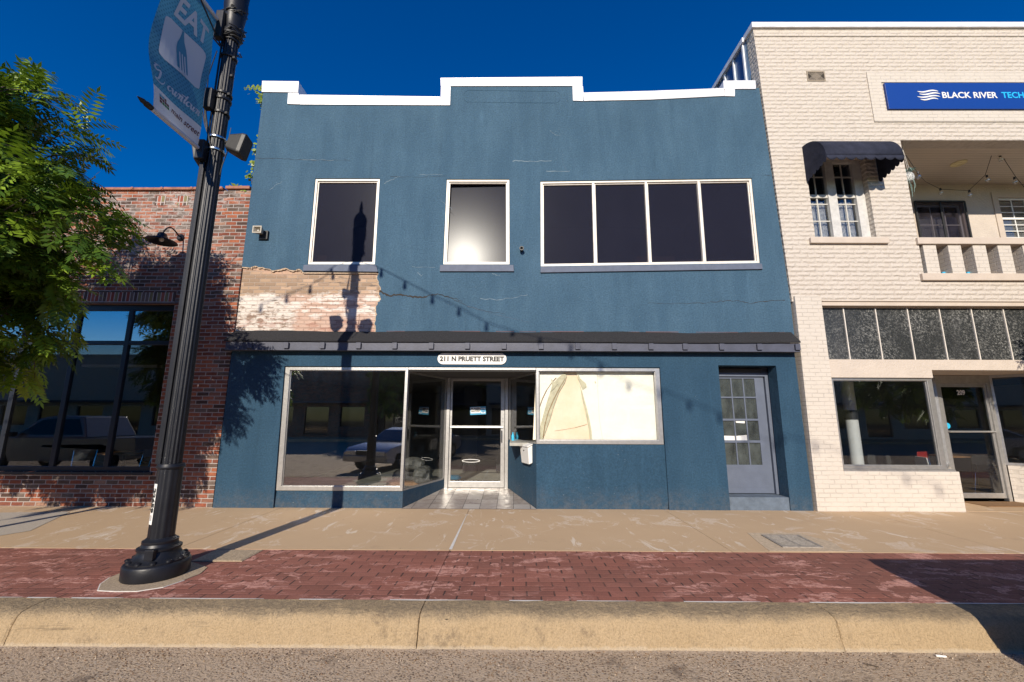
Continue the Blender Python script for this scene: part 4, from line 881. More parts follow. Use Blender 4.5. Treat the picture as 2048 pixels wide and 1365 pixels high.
for px in (321,366):
    x, z = W(px, 402, YB); MB().box(x-0.11, x+0.11, YB-0.006, YB-0.001, z-0.105, z+0.105).build('soldier_panel', M['soldier'], rb_)
cpg = MB(); rr = random.Random(2); x = -16.0
while x < px1-0.3:
    l = 0.62; dz = rr.uniform(-0.01, 0.012); cpg.box(x, x+l-0.006, YB-0.05, YB+0.35, bt+dz-0.005, bt+0.05+dz); cpg.tube([(x+l-0.04,YB-0.06,bt+0.03+dz),(x+l-0.04,YB+0.3,bt+0.03+dz)], 0.03, 8); x += l
cpg.box(px1-0.03, -5.51, YB-0.07, YB+0.35, bt+0.012, bt+0.075); cpg.build('coping', M['coping'], rb_, bevel=0.006)
sl = MB(); sl.box(-16, -15.75, YB+0.3, 20, 0, 6.1); sl.box(-5.78, -5.53, YB+0.3, 20, 0, 6.1); sl.box(-15.75, -5.78, 19.7, 20, 0, 6.1); sl.build('side_wall', M['inwall'], rb_)
MB().box(-15.75, -5.78, YB+0.302, 19.7, 5.4, 5.6).build('roof', M['shingle'], rb_)
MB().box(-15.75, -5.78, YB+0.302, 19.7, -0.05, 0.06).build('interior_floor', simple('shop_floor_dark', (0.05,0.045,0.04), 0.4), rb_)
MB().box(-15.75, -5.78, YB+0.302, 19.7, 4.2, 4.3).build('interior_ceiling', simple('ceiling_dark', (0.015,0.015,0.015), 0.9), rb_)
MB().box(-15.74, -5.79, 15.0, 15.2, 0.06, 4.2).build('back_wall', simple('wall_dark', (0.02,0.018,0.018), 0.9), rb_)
wf = MB(); yw0, yw1 = YB+0.06, YB+0.14
zt_ = W(300,686,yw0)[1]
m1 = W(258,650,yw0)[0]; m2 = W(155,650,yw0)[0]; sp = m1-m2
wf.box(-13.6, bwx, yw0, yw1, bz0, bz0+0.09); wf.box(-13.6, bwx, yw0, yw1, bz1-0.15, bz1-0.031); wf.box(bwx-0.05, bwx, yw0, yw1, bz0+0.09, bz1-0.15)
wf.box(-13.6, bwx-0.05, yw0+0.005, yw1-0.005, zt_-0.04, zt_+0.04)
ms_ = []; x = m1
while x > -13.5: ms_.append(x); x -= sp
for x in ms_: wf.box(x-0.045, x+0.045, yw0+0.002, yw1-0.002, bz0+0.09, bz1-0.15)
f_ = wf.build('window_frame', M['winframe'], rb_, bevel=0.004)
eds = [bwx-0.05]+ms_+[-13.6]
for a, b in zip(eds[:-1], eds[1:]):
    MB().box(b+0.03, a-0.03, yw0+0.035, yw0+0.041, bz0+0.08, zt_-0.03).build('pane', M['sclear'], f_)
    MB().box(b+0.03, a-0.03, yw0+0.03, yw0+0.036, zt_+0.03, bz1-0.14).build('transom_pane', M['tint'], f_)
MB().box(-13.6, bwx+0.06, YB-0.03, YB+0.06, bz0-0.045, bz0-0.001).build('window_sill', M['winframe'], rb_)
for (z, x0_, x1_) in ((3.05,-8.6,-7.0),(2.75,-8.5,-7.0),(2.9,-11.4,-9.4)):
    t_ = MB().box(x0_, x1_, 11.0, 11.15, z, z+0.06).build('ceiling_strip', simple('strip_grey', (0.22,0.22,0.22), 0.6), rb_)
# cafe tables and chairs inside
def cafe_chair(loc, rz, label):
    r = thing('cafe_chair', loc, label, 'chair', 'metal chairs inside the brick building'); r.rotation_euler.z = 0
    L = Vector(loc)
    for sx in (-1, 1):
        MB().tube([L+Vector((sx*0.2,-0.2,0)), L+Vector((sx*0.17,-0.16,0.45))], 0.012, 8).build('leg', M['chrome'], r)
        MB().tube([L+Vector((sx*0.2,0.22,0)), L+Vector((sx*0.17,0.17,0.45)), L+Vector((sx*0.18,0.24,0.85))], 0.012, 8).build('leg', M['chrome'], r)
    MB().box(L.x-0.2, L.x+0.2, L.y-0.2, L.y+0.19, L.z+0.45, L.z+0.48).build('seat', M['plastic'], r, bevel=0.01)
    MB().box(L.x-0.17, L.x+0.17, L.y+0.2, L.y+0.225, L.z+0.6, L.z+0.86).build('backrest', M['plastic'], r, bevel=0.01)
    r.rotation_euler.z = rz; return r
cafe_chair((-9.0,9.0,0.06), 0.5, 'leftmost chrome legged chair behind the brick building window')
cafe_chair((-8.1,9.3,0.06), -0.4, 'chrome legged chair in the middle behind the brick building window')
cafe_chair((-7.4,9.0,0.06), 0.2, 'chrome legged chair closest to the right jamb of the brick building window')
def cafe_table(loc, label, cat='table', group=None, top='wood', sz=0.4):
    r = thing('cafe_table', loc, label, cat, group); L = Vector(loc)
    MB().box(L.x-sz, L.x+sz, L.y-0.35, L.y+0.35, L.z+0.72, L.z+0.75).build('table_top', M[top], r, bevel=0.005)
    MB().tube([L+Vector((0,0,0.02)), L+Vector((0,0,0.72))], 0.03, 10).build('pedestal', M['plastic'], r)
    MB().lathe([(0.25,0),(0.24,0.015),(0.05,0.03)], (L.x,L.y,L.z), 20).build('base', M['plastic'], r); return r
cafe_table((-7.45,9.8,0.06), 'brown topped cafe table inside the brick building near the right jamb', group='cafe tables in the brick building')
cafe_table((-8.9,9.9,0.06), 'brown topped cafe table further left inside the brick building', group='cafe tables in the brick building')
# barn lamp
lx_, lz_ = W(362,476,YB)
bl = thing('barn_wall_lamp', (lx_, YB, lz_), 'black gooseneck barn lamp on the whitewashed red brick wall', 'wall lamp')
MB().lathe([(0.075,0),(0.075,-0.02),(0.045,-0.05)], (lx_,YB-0.001,lz_), 20, axis='y').build('wall_plate', M['black'], bl, smooth=40)
ex, ez = W(325,468,YB-0.45)
A1 = Vector((lx_, YB-0.03, lz_)); E1 = Vector((ex, YB-0.45, ez+0.0))
hz = W(332,452,YB-0.35)[1]
pts = []
for k in range(17):
    t = k/16; p = A1.lerp(E1, t); up_ = math.sin(math.pi*t)**0.8*(hz-(lz_+ez)/2)*1.5
    pts.append((p.x, p.y, p.z+up_*(0.3+0.7*t) + 0))
MB().tube(pts, 0.014, 10).build('gooseneck', M['black'], bl, smooth=60)
shd = MB(); zc_ = E1.z
shd.lathe([(0.02,0.03),(0.07,0.0),(0.085,-0.06),(0.10,-0.085),(0.25,-0.15),(0.255,-0.165),(0.245,-0.162),(0.10,-0.10),(0.05,-0.07)], (E1.x,E1.y,E1.z), 32); shd.build('shade', M['black'], bl, smooth=50)
blb = MB(); blb.lathe([(0.02,-0.075),(0.04,-0.11),(0.035,-0.145),(0.01,-0.16)], (E1.x,E1.y,E1.z), 16); blb.build('bulb', M['signw'], bl, smooth=60)

# ------------------------------------------------------------ cream building (right)
cb = thing('cream_building', (9, 8.05, 0), 'two storey cream painted brick building with a recessed balcony over a shop', 'building')
XE = 16.0
ctop = W(1760,58,8.05)[1]
oL = W(1808,290)[0]; oL = 8.15
bO = [(oL, W(1950,281)[1]), (XE-1.5, W(1950,281)[1]), (XE-1.5, W(1900,559)[1]), (oL, W(1900,559)[1])]
balZ0 = bO[2][1]
cwq = [(W(1617,475)[0], W(1640,305)[1]), (W(1752,475)[0], W(1640,305)[1]), (W(1752,475)[0], W(1690,474)[1]), (W(1617,475)[0], W(1690,474)[1])]
cwq = [(6.09, 7.05), (7.33, 7.05), (7.33, cwq[2][1]), (6.09, cwq[2][1])]
tz1 = W(1800,604)[1]; 
MB().prism([(5.31,ctop),(XE,ctop),(XE,tz1),(5.47,tz1)], 8.05, 8.33, [bO, cwq]).build('upper_wall', M['rock'], cb)
MB().box(5.27, XE, 8.0, 8.36, ctop-0.0, ctop+0.13).build('coping', M['flash'], cb, bevel=0.005)
# corbel bands and sign surround
MB().box(5.325, XE, 8.036, 8.049, ctop-0.20, ctop-0.14).build('corbel_band', M['rock'], cb)
fr0, fr1 = W(1735,155), W(1740,250)
sgq = WP([(1768,166),(2200,164),(2200,218),(1779,217)], 8.0)
sx_ = (sgq[0][0]+sgq[3][0])/2; sgT, sgB = W(1772,166,8.0)[1], W(1778,218,8.0)[1]
mb = MB(); mb.prism([(sx_-0.32,sgT+0.30),(XE-1,sgT+0.30),(XE-1,sgB-0.28),(sx_-0.32,sgB-0.28)], 8.03, 8.049, [[(sx_-0.04,sgT+0.04),(XE-1.3,sgT+0.04),(XE-1.3,sgB-0.02),(sx_-0.04,sgB-0.02)]]); mb.build('sign_surround', M['cbrick'], cb)
bs = thing('shop_sign', (sx_+1, 8.03, sgB), 'long blue sign board with white wave logo reading BLACK RIVER TECH', 'sign')
MB().box(sx_, XE-1.4, 8.0, 8.045, sgB, sgT).build('board', M['signb'], bs, bevel=0.003)
tx0 = W(1884,191,8.0)[0]; tx1 = W(1994,191,8.0)[0]; tx2 = W(2003,191,8.0)[0]; tx3 = W(2047,191,8.0)[0]
tz0 = W(1940,196.5,8.0)[1]; th = W(1940,185,8.0)[1]-tz0
ts = th/0.70
text_mb('BLACK RIVER', ts, lambda x, y, c: (tx0+x, 7.9995-c, tz0+y), ts*0.018, 0, tx1-tx0, 0.006).build('lettering', M['signw'], bs)
text_mb('TECH', ts, lambda x, y, c: (tx2+x, 7.9995-c, tz0+y), ts*0.02, 0, tx3-tx2, 0.006).build('lettering', M['cyan'], bs)
lg = MB()
for k, (xa_, xb_, yy) in enumerate(((1834,1876,183.5),(1838,1880,188.5),(1834,1880,194),(1840,1876,199))):
    up_, dn_ = [], []
    for i in range(21):
        t = i/20; px = xa_+(xb_-xa_)*t; wv = 1.6*math.sin(2*math.pi*t)*(1 if k % 2 == 0 else 1); thk = 1.7*math.sin(math.pi*min(1, max(0, t)))**0.6+0.15
        up_.append((px, yy+wv-thk)); dn_.append((px, yy+wv+thk*0.6))
    lg.prism(WP(up_+list(reversed(dn_)), 8.0), 7.993, 7.9995)
lg.build('wave_logo', M['signw'], bs)
# vent grille
v0 = W(1612,143); v1 = W(1651,163)
vg = MB(); vg.prism([(v0[0],v0[1]),(v1[0],v0[1]),(v1[0],v1[1]),(v0[0],v1[1])], 8.035, 8.049, [[(v0[0]+0.02,v0[1]-0.03),(v1[0]-0.02,v0[1]-0.03),(v1[0]-0.02,v1[1]+0.02),(v0[0]+0.02,v1[1]+0.02)]])
vr = vg.build('air_vent', simple('vent_grey', (0.30,0.25,0.19), 0.7), cb)
MB().box(v0[0]+0.02, v1[0]-0.02, 8.0465, 8.0485, v1[1]+0.02, v0[1]-0.03).build('vent_shade', M['dark'], vr)  # dark sheet painted in for the shade inside the vent
ss = MB(); wv_ = v1[0]-v0[0]-0.04; hv_ = v0[1]-v1[1]-0.05
for k in range(-5, 12):
    for sg_ in (1, -1):
        a0 = v0[0]+0.02+k*0.04; b0 = a0+hv_*sg_
        pa, pb = (a0, v1[1]+0.02), (b0, v1[1]+0.02+hv_)
        if min(a0, b0) > v0[0] and max(a0, b0) < v1[0]: ss.bar(pa, pb, 0.007, 8.041, 8.046)
ss.build('vent_mesh', simple('vent_tan', (0.45,0.38,0.30), 0.7), vr)
# standing seam metal side above the blue roof
cl = MB(); cl.box(5.30, 5.33, 8.34, 16, 7.4, ctop-0.02); mcl = cl.build('metal_cladding', M['seamb'], cb)
for k in range(12):
    y = 8.42+k*0.42; MB().box(5.265, 5.2985, y, y+0.05, 7.4, ctop-0.03).build('cladding_seam', M['seamw'], mcl)
MB().box(5.24, 5.36, 8.362, 16, ctop-0.018, ctop+0.10).build('side_coping', M['flash'], cb, bevel=0.004)
cs = MB(); cs.box(XE-0.3, XE, 8.335, 16, 0, ctop-0.02); cs.box(5.50, 5.62, 8.335, 16, 0, 7.39); cs.box(5.6, XE-0.3, 15.7, 16, 0, ctop-0.02); cs.build('side_wall', M['cstucco'], cb)
MB().box(5.63, XE-0.3, 9.8, 15.7, ctop-0.6, ctop-0.5).build('roof', M['shingle'], cb)
MB().box(5.63, 7.9, 8.335, 9.8, ctop-0.6, ctop-0.5).build('roof', M['shingle'], cb)
# balcony recess
by = 9.75; cz = bO[0][1]+0.0
MB().box(oL-0.25, XE-0.31, 8.332, by+0.1, cz+0.002, cz+0.15).build('balcony_ceiling', M['cceil'], cb)
MB().box(oL-0.25, XE-0.31, 8.332, by+0.1, balZ0+0.0, balZ0+0.05).build('balcony_floor', M['ctrim'], cb)
MB().box(oL-0.25, oL-0.002, 8.332, by+0.1, balZ0+0.052, cz-0.0).build('balcony_side_wall', M['cstucco'], cb)
bw1 = WP([(1826,410),(1919,410),(1922,520),(1846,520)], by); bx0_, bx1_ = bw1[0][0]+0.05, bw1[1][0]
bq = [(bx0_, bw1[0][1]), (bx1_, bw1[0][1]), (bx1_, balZ0+0.5), (bx0_, balZ0+0.5)]
b2x = W(1980,392,by); b2q = [(b2x[0]+0.16, b2x[1]-0.06), (b2x[0]+2.2, b2x[1]-0.06), (b2x[0]+2.2, W(2000,474,by)[1]-0.05), (b2x[0]+0.16, W(2000,474,by)[1]-0.05)]
MB().prism([(oL-0.1,balZ0+0.05),(oL-0.1,cz),(XE-0.31,cz),(XE-0.31,balZ0+0.05)], by, by+0.098, [bq, b2q]).build('balcony_back_wall', M['cstucco'], cb)
def grid_window(name, q, Y, nx, nz, par, mat='signw', pane='sclear', casing=0.09, barw=0.018, midrail=None, cmat='ctrim'):
    (x0_, z1_), (x1_, _), (_, z0_), _ = q
    f = MB().prism([(x0_-casing,z1_+casing),(x1_+casing,z1_+casing),(x1_+casing,z0_-0.02),(x0_-casing,z0_-0.02)], Y-0.025, Y-0.001, [[(x0_,z1_),(x1_,z1_),(x1_,z0_),(x0_,z0_)]]).build(name, M[cmat], par, bevel=0.003)
    s_ = MB().prism([(x0_+0.002,z1_-0.002),(x1_-0.002,z1_-0.002),(x1_-0.002,z0_+0.002),(x0_+0.002,z0_+0.002)], Y+0.02, Y+0.06, [[(x0_+0.045,z1_-0.045),(x1_-0.045,z1_-0.045),(x1_-0.045,z0_+0.05),(x0_+0.045,z0_+0.05)]])
    zm = (z0_+z1_)/2 if midrail is None else midrail
    if midrail != -1: s_.box(x0_+0.045, x1_-0.045, Y+0.015, Y+0.055, zm-0.025, zm+0.025)
    for k in range(1, nx): x = x0_+0.045+(x1_-x0_-0.09)*k/nx; s_.box(x-barw/2, x+barw/2, Y+0.03, Y+0.045, z0_+0.05, z1_-0.045)
    for k in range(1, nz):
        z = z0_+0.05+(z1_-z0_-0.095)*k/nz
        if abs(z-zm) > 0.06 or midrail == -1: s_.box(x0_+0.045, x1_-0.045, Y+0.031, Y+0.044, z-barw/2, z+barw/2)
    s_.build('sash', M[mat], f); MB().box(x0_+0.04, x1_-0.04, Y+0.046, Y+0.050, z0_+0.04, z1_-0.04).build('pane', M[pane], f)
    return f
f1 = grid_window('balcony_door', bq, by, 3, 4, cb, 'signw', 'sclear', 0.10, 0.02, -1)
MB().box(bq[0][0]+0.05, bq[1][0]-0.30, by+0.12, by+0.125, balZ0+0.5, bq[0][1]-0.25).build('blind', M['blind'], f1)
sc_ = thing('door_net', (bq[0][0]+0.5, by-0.1, balZ0+0.1), 'black mesh insect curtain hanging in the balcony doorway of the cream building', 'screen')
nt_ = MB(); n_ = 24
vs = []; 
for i in range(n_+1):
    t = i/n_; x = bq[0][0]-0.06+(bq[1][0]-bq[0][0]+0.12)*t; yv = by-0.045-0.02*abs(math.sin(i*1.3)); vs += [(x, by-0.035, bq[0][1]+0.06), (x+0.02*math.sin(i), yv-0.02, balZ0+0.4)]
nt_.add(vs, [(2*i, 2*i+2, 2*i+3, 2*i+1) for i in range(n_)]); nt_.build('mesh_sheet', M['screen'], sc_, recalc=False)
eb = MB()
for x in (bq[0][0]-0.06, (bq[0][0]+bq[1][0])/2, bq[1][0]+0.06): eb.box(x-0.02, x+0.02, by-0.075, by-0.060, balZ0+0.4, bq[0][1]+0.06)
eb.box(bq[0][0]-0.06, bq[1][0]+0.06, by-0.075, by-0.060, bq[0][1]+0.03, bq[0][1]+0.075); eb.build('binding', M['ink'], sc_)
f2 = grid_window('balcony_window', b2q, by, 6, 6, cb, 'signw', 'sclear', 0.14, 0.02)
bln = MB(); z = b2q[2][1]+0.05
while z < b2q[0][1]-0.05: bln.box(b2q[0][0]+0.05, b2q[1][0]-0.05, by+0.075, by+0.095, z, z+0.012); z += 0.035
bln.build('blind', M['blind'], f2)
MB().box(oL-0.2, XE-0.32, 12.5, 12.6, balZ0, cz).build('inner_wall', M['inwall'], cb)
# balustrade
bal = thing('balcony_railing', (oL+1, 8.05, balZ0), 'cream masonry balcony railing with square brick balusters between rail and sill', 'railing')
rz1, rz0 = W(1900,475,8.0)[1], W(1900,488,8.0)[1]; qz1, qz0 = W(1900,547,8.0)[1], W(1900,561,8.0)[1]
MB().box(oL-0.05, XE-1.45, 8.0, 8.42, rz0, rz1).build('top_rail', M['ctrim'], bal, bevel=0.008)
MB().box(oL-0.09, XE-1.45, 7.99, 8.42, qz0, qz1).build('bottom_rail', M['ctrim'], bal, bevel=0.008)
bxs = [W(p, 520, 8.04)[0] for p in (1864,1915,1963.5,2014)]
spc = (bxs[-1]-bxs[0])/3
for k in range(9):
    x = bxs[0]+spc*k; MB().box(x-0.13, x+0.13, 8.04, 8.40, qz1, rz0).build('baluster', M['cbrick'], bal, bevel=0.006)
# turquoise tape at foot of balusters
for px, lab in ((1837,'small turquoise cup at the left end of the balcony sill'),(1886,'small turquoise cup between the first and second balusters'),(1935,'small turquoise cup between the second and third balusters')):
    x, z = W(px, 545, 8.2); o_ = MB().lathe([(0.028,0),(0.034,0.09),(0.03,0.09),(0.026,0.006)], (x, 8.2, qz1+0.001), 12).build('plastic_cup', M['turq'], None, smooth=40); tag(o_, lab, 'cup', 'turquoise cups on the balcony sill')
# ceiling downlight
x, y = G(1915,326,cz) if False else (10.2, 8.95)
a = ray(1917, 327); t = (cz-CAM_H)/a.z; x, y = a.x*t, a.y*t
dl = thing('ceiling_light', (x, y, cz), 'round beige ring light fitting in the balcony ceiling', 'ceiling light')
MB().lathe([(0.14,-0.001),(0.14,-0.015),(0.11,-0.02),(0.10,-0.008),(0.06,-0.008),(0.055,-0.02),(0.02,-0.02)], (x,y,cz), 28).build('trim_ring', simple('light_ring', (0.75,0.64,0.34), 0.5), dl, smooth=40)
# string of clear bulbs under the balcony ceiling
def bulb_parts(p, par, s=1.0, down=True, mt='bulb'):
    p = Vector(p)
    MB().lathe([(0.012*s,0.0),(0.014*s,-0.03*s),(0.010*s,-0.032*s)], p, 10).build('socket', M['plastic'], par)
    MB().lathe([(0.010*s,-0.033*s),(0.026*s,-0.06*s),(0.028*s,-0.085*s),(0.015*s,-0.108*s),(0.002*s,-0.112*s)], p, 12).build('bulb', M[mt], par, smooth=70)
sl_ = thing('balcony_string_lights', (9.5, 9, 6.8), 'strings of clear glass bulbs hanging under the balcony ceiling of the cream building', 'string lights')
wr = MB()
def RP(px, py, Y): x, z = W(px, py, Y); return Vector((x, Y, z))
chains = [[(1812,313,8.1),(1836,349,8.4),(1851,366,8.9),(1881,381,9.3),(1938,384,9.2),(1971,353,8.9),(1989,297,8.45)], [(1996,297,8.45),(2008,320,8.7),(2033,358,9.0),(2060,390,9.2),(2100,400,9.3)]]
for ch in chains: wr.tube([RP(*c)+Vector((0,0,0.03)) for c in ch], 0.0055, 6)
wr.build('wire', M['plastic'], sl_)
for c in ((1836,347,8.4),(1881,380,9.3),(1939,384,9.2),(1974,354,8.9),(2000,313,8.6),(2029,358,9.0)): bulb_parts(RP(*c)+Vector((0,0,0.04)), sl_, 1.6)
# hanging plant
hp = RP(1815,357,8.25)
pl = thing('hanging_plant', hp, 'white speckled hanging pot with a trailing air plant at the balcony corner', 'hanging plant')
m_sp = NT('speckled_pot'); m_sp.fin(m_sp.mix(m_sp.mr(m_sp.noise(70, 2), 0.48, 0.52), (0.65,0.65,0.62), (0.12,0.13,0.13)), 0.6)
MB().lathe([(0.03,-0.10),(0.085,-0.09),(0.115,-0.02),(0.105,0.06),(0.085,0.10),(0.078,0.10),(0.09,0.04)], hp, 20).build('pot', m_sp.m, pl, smooth=50)
cdm = MB()
for k in range(3):
    a = k*2.1; cdm.tube([hp+Vector((0.09*math.cos(a),0.09*math.sin(a),0.09)), Vector((hp.x, hp.y, cz))], 0.004, 5)
cdm.build('cord', M['blind'], pl)
lvm = MB(); rr = random.Random(6)
for k in range(34):
    a = rr.uniform(0, 6.28); L = rr.uniform(0.10, 0.24); d = Vector((math.cos(a), math.sin(a), 0)); b = hp+Vector((0,0,0.09))+d*0.05
    sd = Vector((-d.y, d.x, 0))*0.009; m_ = b+d*L*0.5+Vector((0,0,0.07)); e = b+d*L+Vector((0,0,rr.uniform(-0.05,0.08)))
    lvm.add([b-sd, b+sd, m_+sd, m_-sd, e], [(0,1,2,3),(3,2,4)])
for k in range(12):
    a = rr.uniform(0, 6.28); b = hp+Vector((0.09*math.cos(a),0.09*math.sin(a),0.0)); lvm.tube([b, b+Vector((0.02*math.cos(a),0.02*math.sin(a),-0.2)), b+Vector((rr.uniform(-.02,.02),0,-rr.uniform(0.25,0.42)))], 0.004, 4)
lvm.build('leaves', simple('air_plant', (0.20,0.30,0.27), 0.7), pl, recalc=False)
# upper window (two double-hung sashes) with lace
cwf = MB(); yq = 8.20; (qx0, qz1_), (qx1, _), (_, qz0_), _ = cwq
xm = (qx0+qx1)/2-0.05
cwf.prism([(qx0,qz1_),(qx1,qz1_),(qx1,qz0_),(qx0,qz0_)], yq-0.03, yq+0.06, [[(qx0+0.06,qz1_-0.06),(xm-0.09,qz1_-0.06),(xm-0.09,qz0_+0.03),(qx0+0.06,qz0_+0.03)],[(xm+0.09,qz1_-0.06),(qx1-0.18,qz1_-0.06),(qx1-0.18,qz0_+0.03),(xm+0.09,qz0_+0.03)]])
cwo = cwf.build('upper_window', simple('white_window_paint', (0.50,0.49,0.47), 0.6, 0, 0.15, 9), cb, bevel=0.004)
for (a, b) in ((qx0+0.06, xm-0.09), (xm+0.09, qx1-0.18)):
    zm = W(1680,393,yq)[1]; s_ = MB(); s_.box(a, b, yq+0.0, yq+0.045, zm-0.035, zm+0.035)
    for k in (1,): x = (a+b)/2; s_.box(x-0.011, x+0.011, yq+0.02, yq+0.035, qz0_+0.03, qz1_-0.06)
    for z in (qz0_+0.42, qz0_+0.80, zm+0.45): s_.box(a, b, yq+0.021, yq+0.034, z-0.011, z+0.011)
    s_.build('sash_bars', M['blind'], cwo); MB().box(a-0.01, b+0.01, yq+0.036, yq+0.040, qz0_+0.02, qz1_-0.05).build('pane', M['sclear'], cwo)
    la = MB(); n_ = 16; vs = []
    for i in range(n_+1):
        t = i/n_; x = a+(b-a)*t; zz_ = zm-0.12+0.05*abs(math.sin(math.pi*t*3)); vs += [(x, yq+0.11+0.008*math.sin(i*1.7), zz_), (x, yq+0.11+0.012*math.sin(i*1.7), qz0_)]
    la.add(vs, [(2*i, 2*i+2, 2*i+3, 2*i+1) for i in range(n_)]); la.build('lace_curtain', M['lace'], cwo, recalc=False)
MB().box(5.63, 7.85, 9.5, 9.55, 4.3, 8.0).build('inner_wall', M['inwall'], cb)
szt = W(1700,475,7.99)[1]; szb = W(1700,486,7.99)[1]
MB().box(W(1622,480,7.99)[0], W(1779,480,7.99)[0], 7.99, 8.19, szb, szt).build('window_sill', M['ctrim'], cb, bevel=0.005)
# rounded awning with scalloped edge
aw = thing('window_awning', (6.8, 8.05, 6.4), 'dark rounded canvas awning with scalloped edge over the cream building window', 'awning')
ax0, ax1 = 6.06, 7.56; zA = W(1605,298)[1]+0.04; YA = 7.45; zB = W(1730,311,YA)[1]
zbot = W(1618,362)[1]
prof = []
for k in range(15): a = math.pi/2*k/14; prof.append((8.045-(8.045-YA)*math.sin(a), zB+(zA-zB)*math.cos(a)**0.9 if k < 14 else zB))
prof = [(8.045-(8.045-YA)*math.sin(math.pi/2*k/14), zB+(zA-zB)*max(0, math.cos(math.pi/2*k/14))) for k in range(15)]
th_ = 0.006
def awn_sheet():
    m_ = MB(); vs = [(ax0, y, z) for y, z in prof]+[(ax1, y, z) for y, z in prof]; n = len(prof)
    m_.add(vs, [(i, i+1, n+i+1, n+i) for i in range(n-1)])
    # front valance scallops
    ns = 8; wd_ = (ax1-ax0)/ns
    top = []; bot = []
    for k in range(ns):
        for j in range(8):
            t = j/8; top.append((ax0+wd_*(k+t), YA, zB)); bot.append((ax0+wd_*(k+t), YA-0.004, zB-0.045-0.06*math.sin(math.pi*t)**0.7))
    top.append((ax1, YA, zB)); bot.append((ax1, YA, zB-0.045)); n = len(top)
    m_.add(top+bot, [(i, i+1, n+i+1, n+i) for i in range(n-1)]); return m_
o_ = awn_sheet().build('canopy', M['awn'], aw, smooth=50, recalc=False); sd_ = o_.modifiers.new('thick', 'SOLIDIFY'); sd_.thickness = th_
sdm = {}
for x in (ax0, ax1):
    m_ = MB(); poly = [(y, z) for y, z in prof]
    ns = 6; base = []
    ya_, za_ = YA, zB-0.045; yb_, zb_ = 8.045, zbot
    for k in range(ns):
        for j in range(7):
            t = (k+j/7)/ns; base.append((ya_+(yb_-ya_)*t, za_+(zb_-za_)*t-0.055*math.sin(math.pi*j/7)**0.7))
    base.append((yb_, zb_+0.0))
    m_.prism(poly+base, x-0.003, x+0.003, fn=lambda a, b, c: (c, a, b)); m_.build('side_panel', M['awn'], aw)
# ground floor of the cream building
YP = 8.0
pz1 = W(1583,592,YP)[1]
MB().prism([(5.455,-0.02),(5.50,pz1),(6.01,pz1),(6.01,-0.02)], YP, 8.33).build('pier', M['cbrick'], cb, bevel=0.006)
trb = W(1800,720)[1]
MB().box(6.02, XE, 8.01, 8.3, W(1800,613)[1], tz1-0.004).build('lintel', M['ctrim'], cb, bevel=0.004)
MB().box(6.02, XE, 7.985, 8.0095, W(1800,605)[1], tz1+0.01).build('lintel_lip', M['ctrim'], cb, bevel=0.004)
# transom glass band
x = W(1700,719,8.12)[0]; spx = (W(2026,719,8.12)[0]-x)/5; zl0, zl1 = trb-0.01, W(1800,613)[1]
tr = MB(); tr.box(6.02, XE, 8.10, 8.2, zl0, zl0+0.02); tr.box(6.02, XE, 8.10, 8.2, zl1-0.02, zl1-0.001); trf = tr.build('transom_window', M['ctrim'], cb)
M['ttex'] = None
def m_ttex():
    n = NT('textured_glass'); x_, y_, z_ = n.xyz()
    f = n.mr(n.noise(30, 5, rough=0.9), 0.50, 0.62); g_ = n.mr(n.noise(0.9, 3), 0.38, 0.62, 0.15, 1.0)
    c = n.mix(n.math('MULTIPLY', f, g_), (0.026,0.028,0.029), (0.34,0.34,0.32)); c = n.mix(n.mr(n.noise(1.5, 4, n.scale(n.co, (1.4,1,0.4))), 0.5, 0.75, 0, 0.25), c, (0.12,0.12,0.12))
    n.bump(n.noise(60, 2), 0.003); return n.fin(c, 0.30)
M['ttex'] = m_ttex()
edges = [6.03]+[x+spx*k for k in range(0, 15)]
for a, b in zip(edges[:-1], edges[1:]):
    b = min(b, XE-0.1)
    if a >= b: continue
    MB().box(a+0.008, b-0.008, 8.13, 8.14, zl0+0.02, zl1-0.02).build('pane', M['ttex'], trf); MB().box(b-0.009, b+0.009, 8.11, 8.15, zl0+0.02, zl1-0.02).build('divider', M['frame'], trf)
# beam, window, bulkhead
wq = WP([(1660,756),(1863,757),(1888,937),(1683,938)], 8.08)
wx0, wx1 = (wq[0][0]+wq[3][0])/2, 7.96
wz1, wz0 = wq[0][1], wq[3][1]
dsf = W(1900,741)[1]
MB().prism([(6.02,zl0-0.002),(XE,zl0-0.002),(XE,dsf),(wx1+0.0,dsf),(wx1+0.0,wz1),(6.02,wz1)], 8.03, 8.33).build('beam', M['cstucco'], cb, bevel=0.005)
shopwin('shop_window', wx0, wx1, wz1-0.002, wx0, wx1, wz0, 8.09, 0.05, 0.09, 0.05, 0.06, 'sclear', cb)
MB().box(6.015, wx0-0.001, 8.05, 8.3, wz0-0.03, wz1-0.002).build('pier_return', M['cbrick'], cb)
MB().prism([(6.015,8.012),(8.12,8.012),(8.14,8.12),(8.94,9.0),(8.84,9.10),(8.02,8.28),(6.015,8.28)], -0.02, wz0-0.035, fn=lambda a,b,c:(a,b,c)).build('bulkhead', M['cbrick'], cb, bevel=0.006)
MB().box(wx0, wx1+0.12, 8.03, 8.2, wz0-0.035, wz0-0.002).build('window_sill', M['alu'], cb)
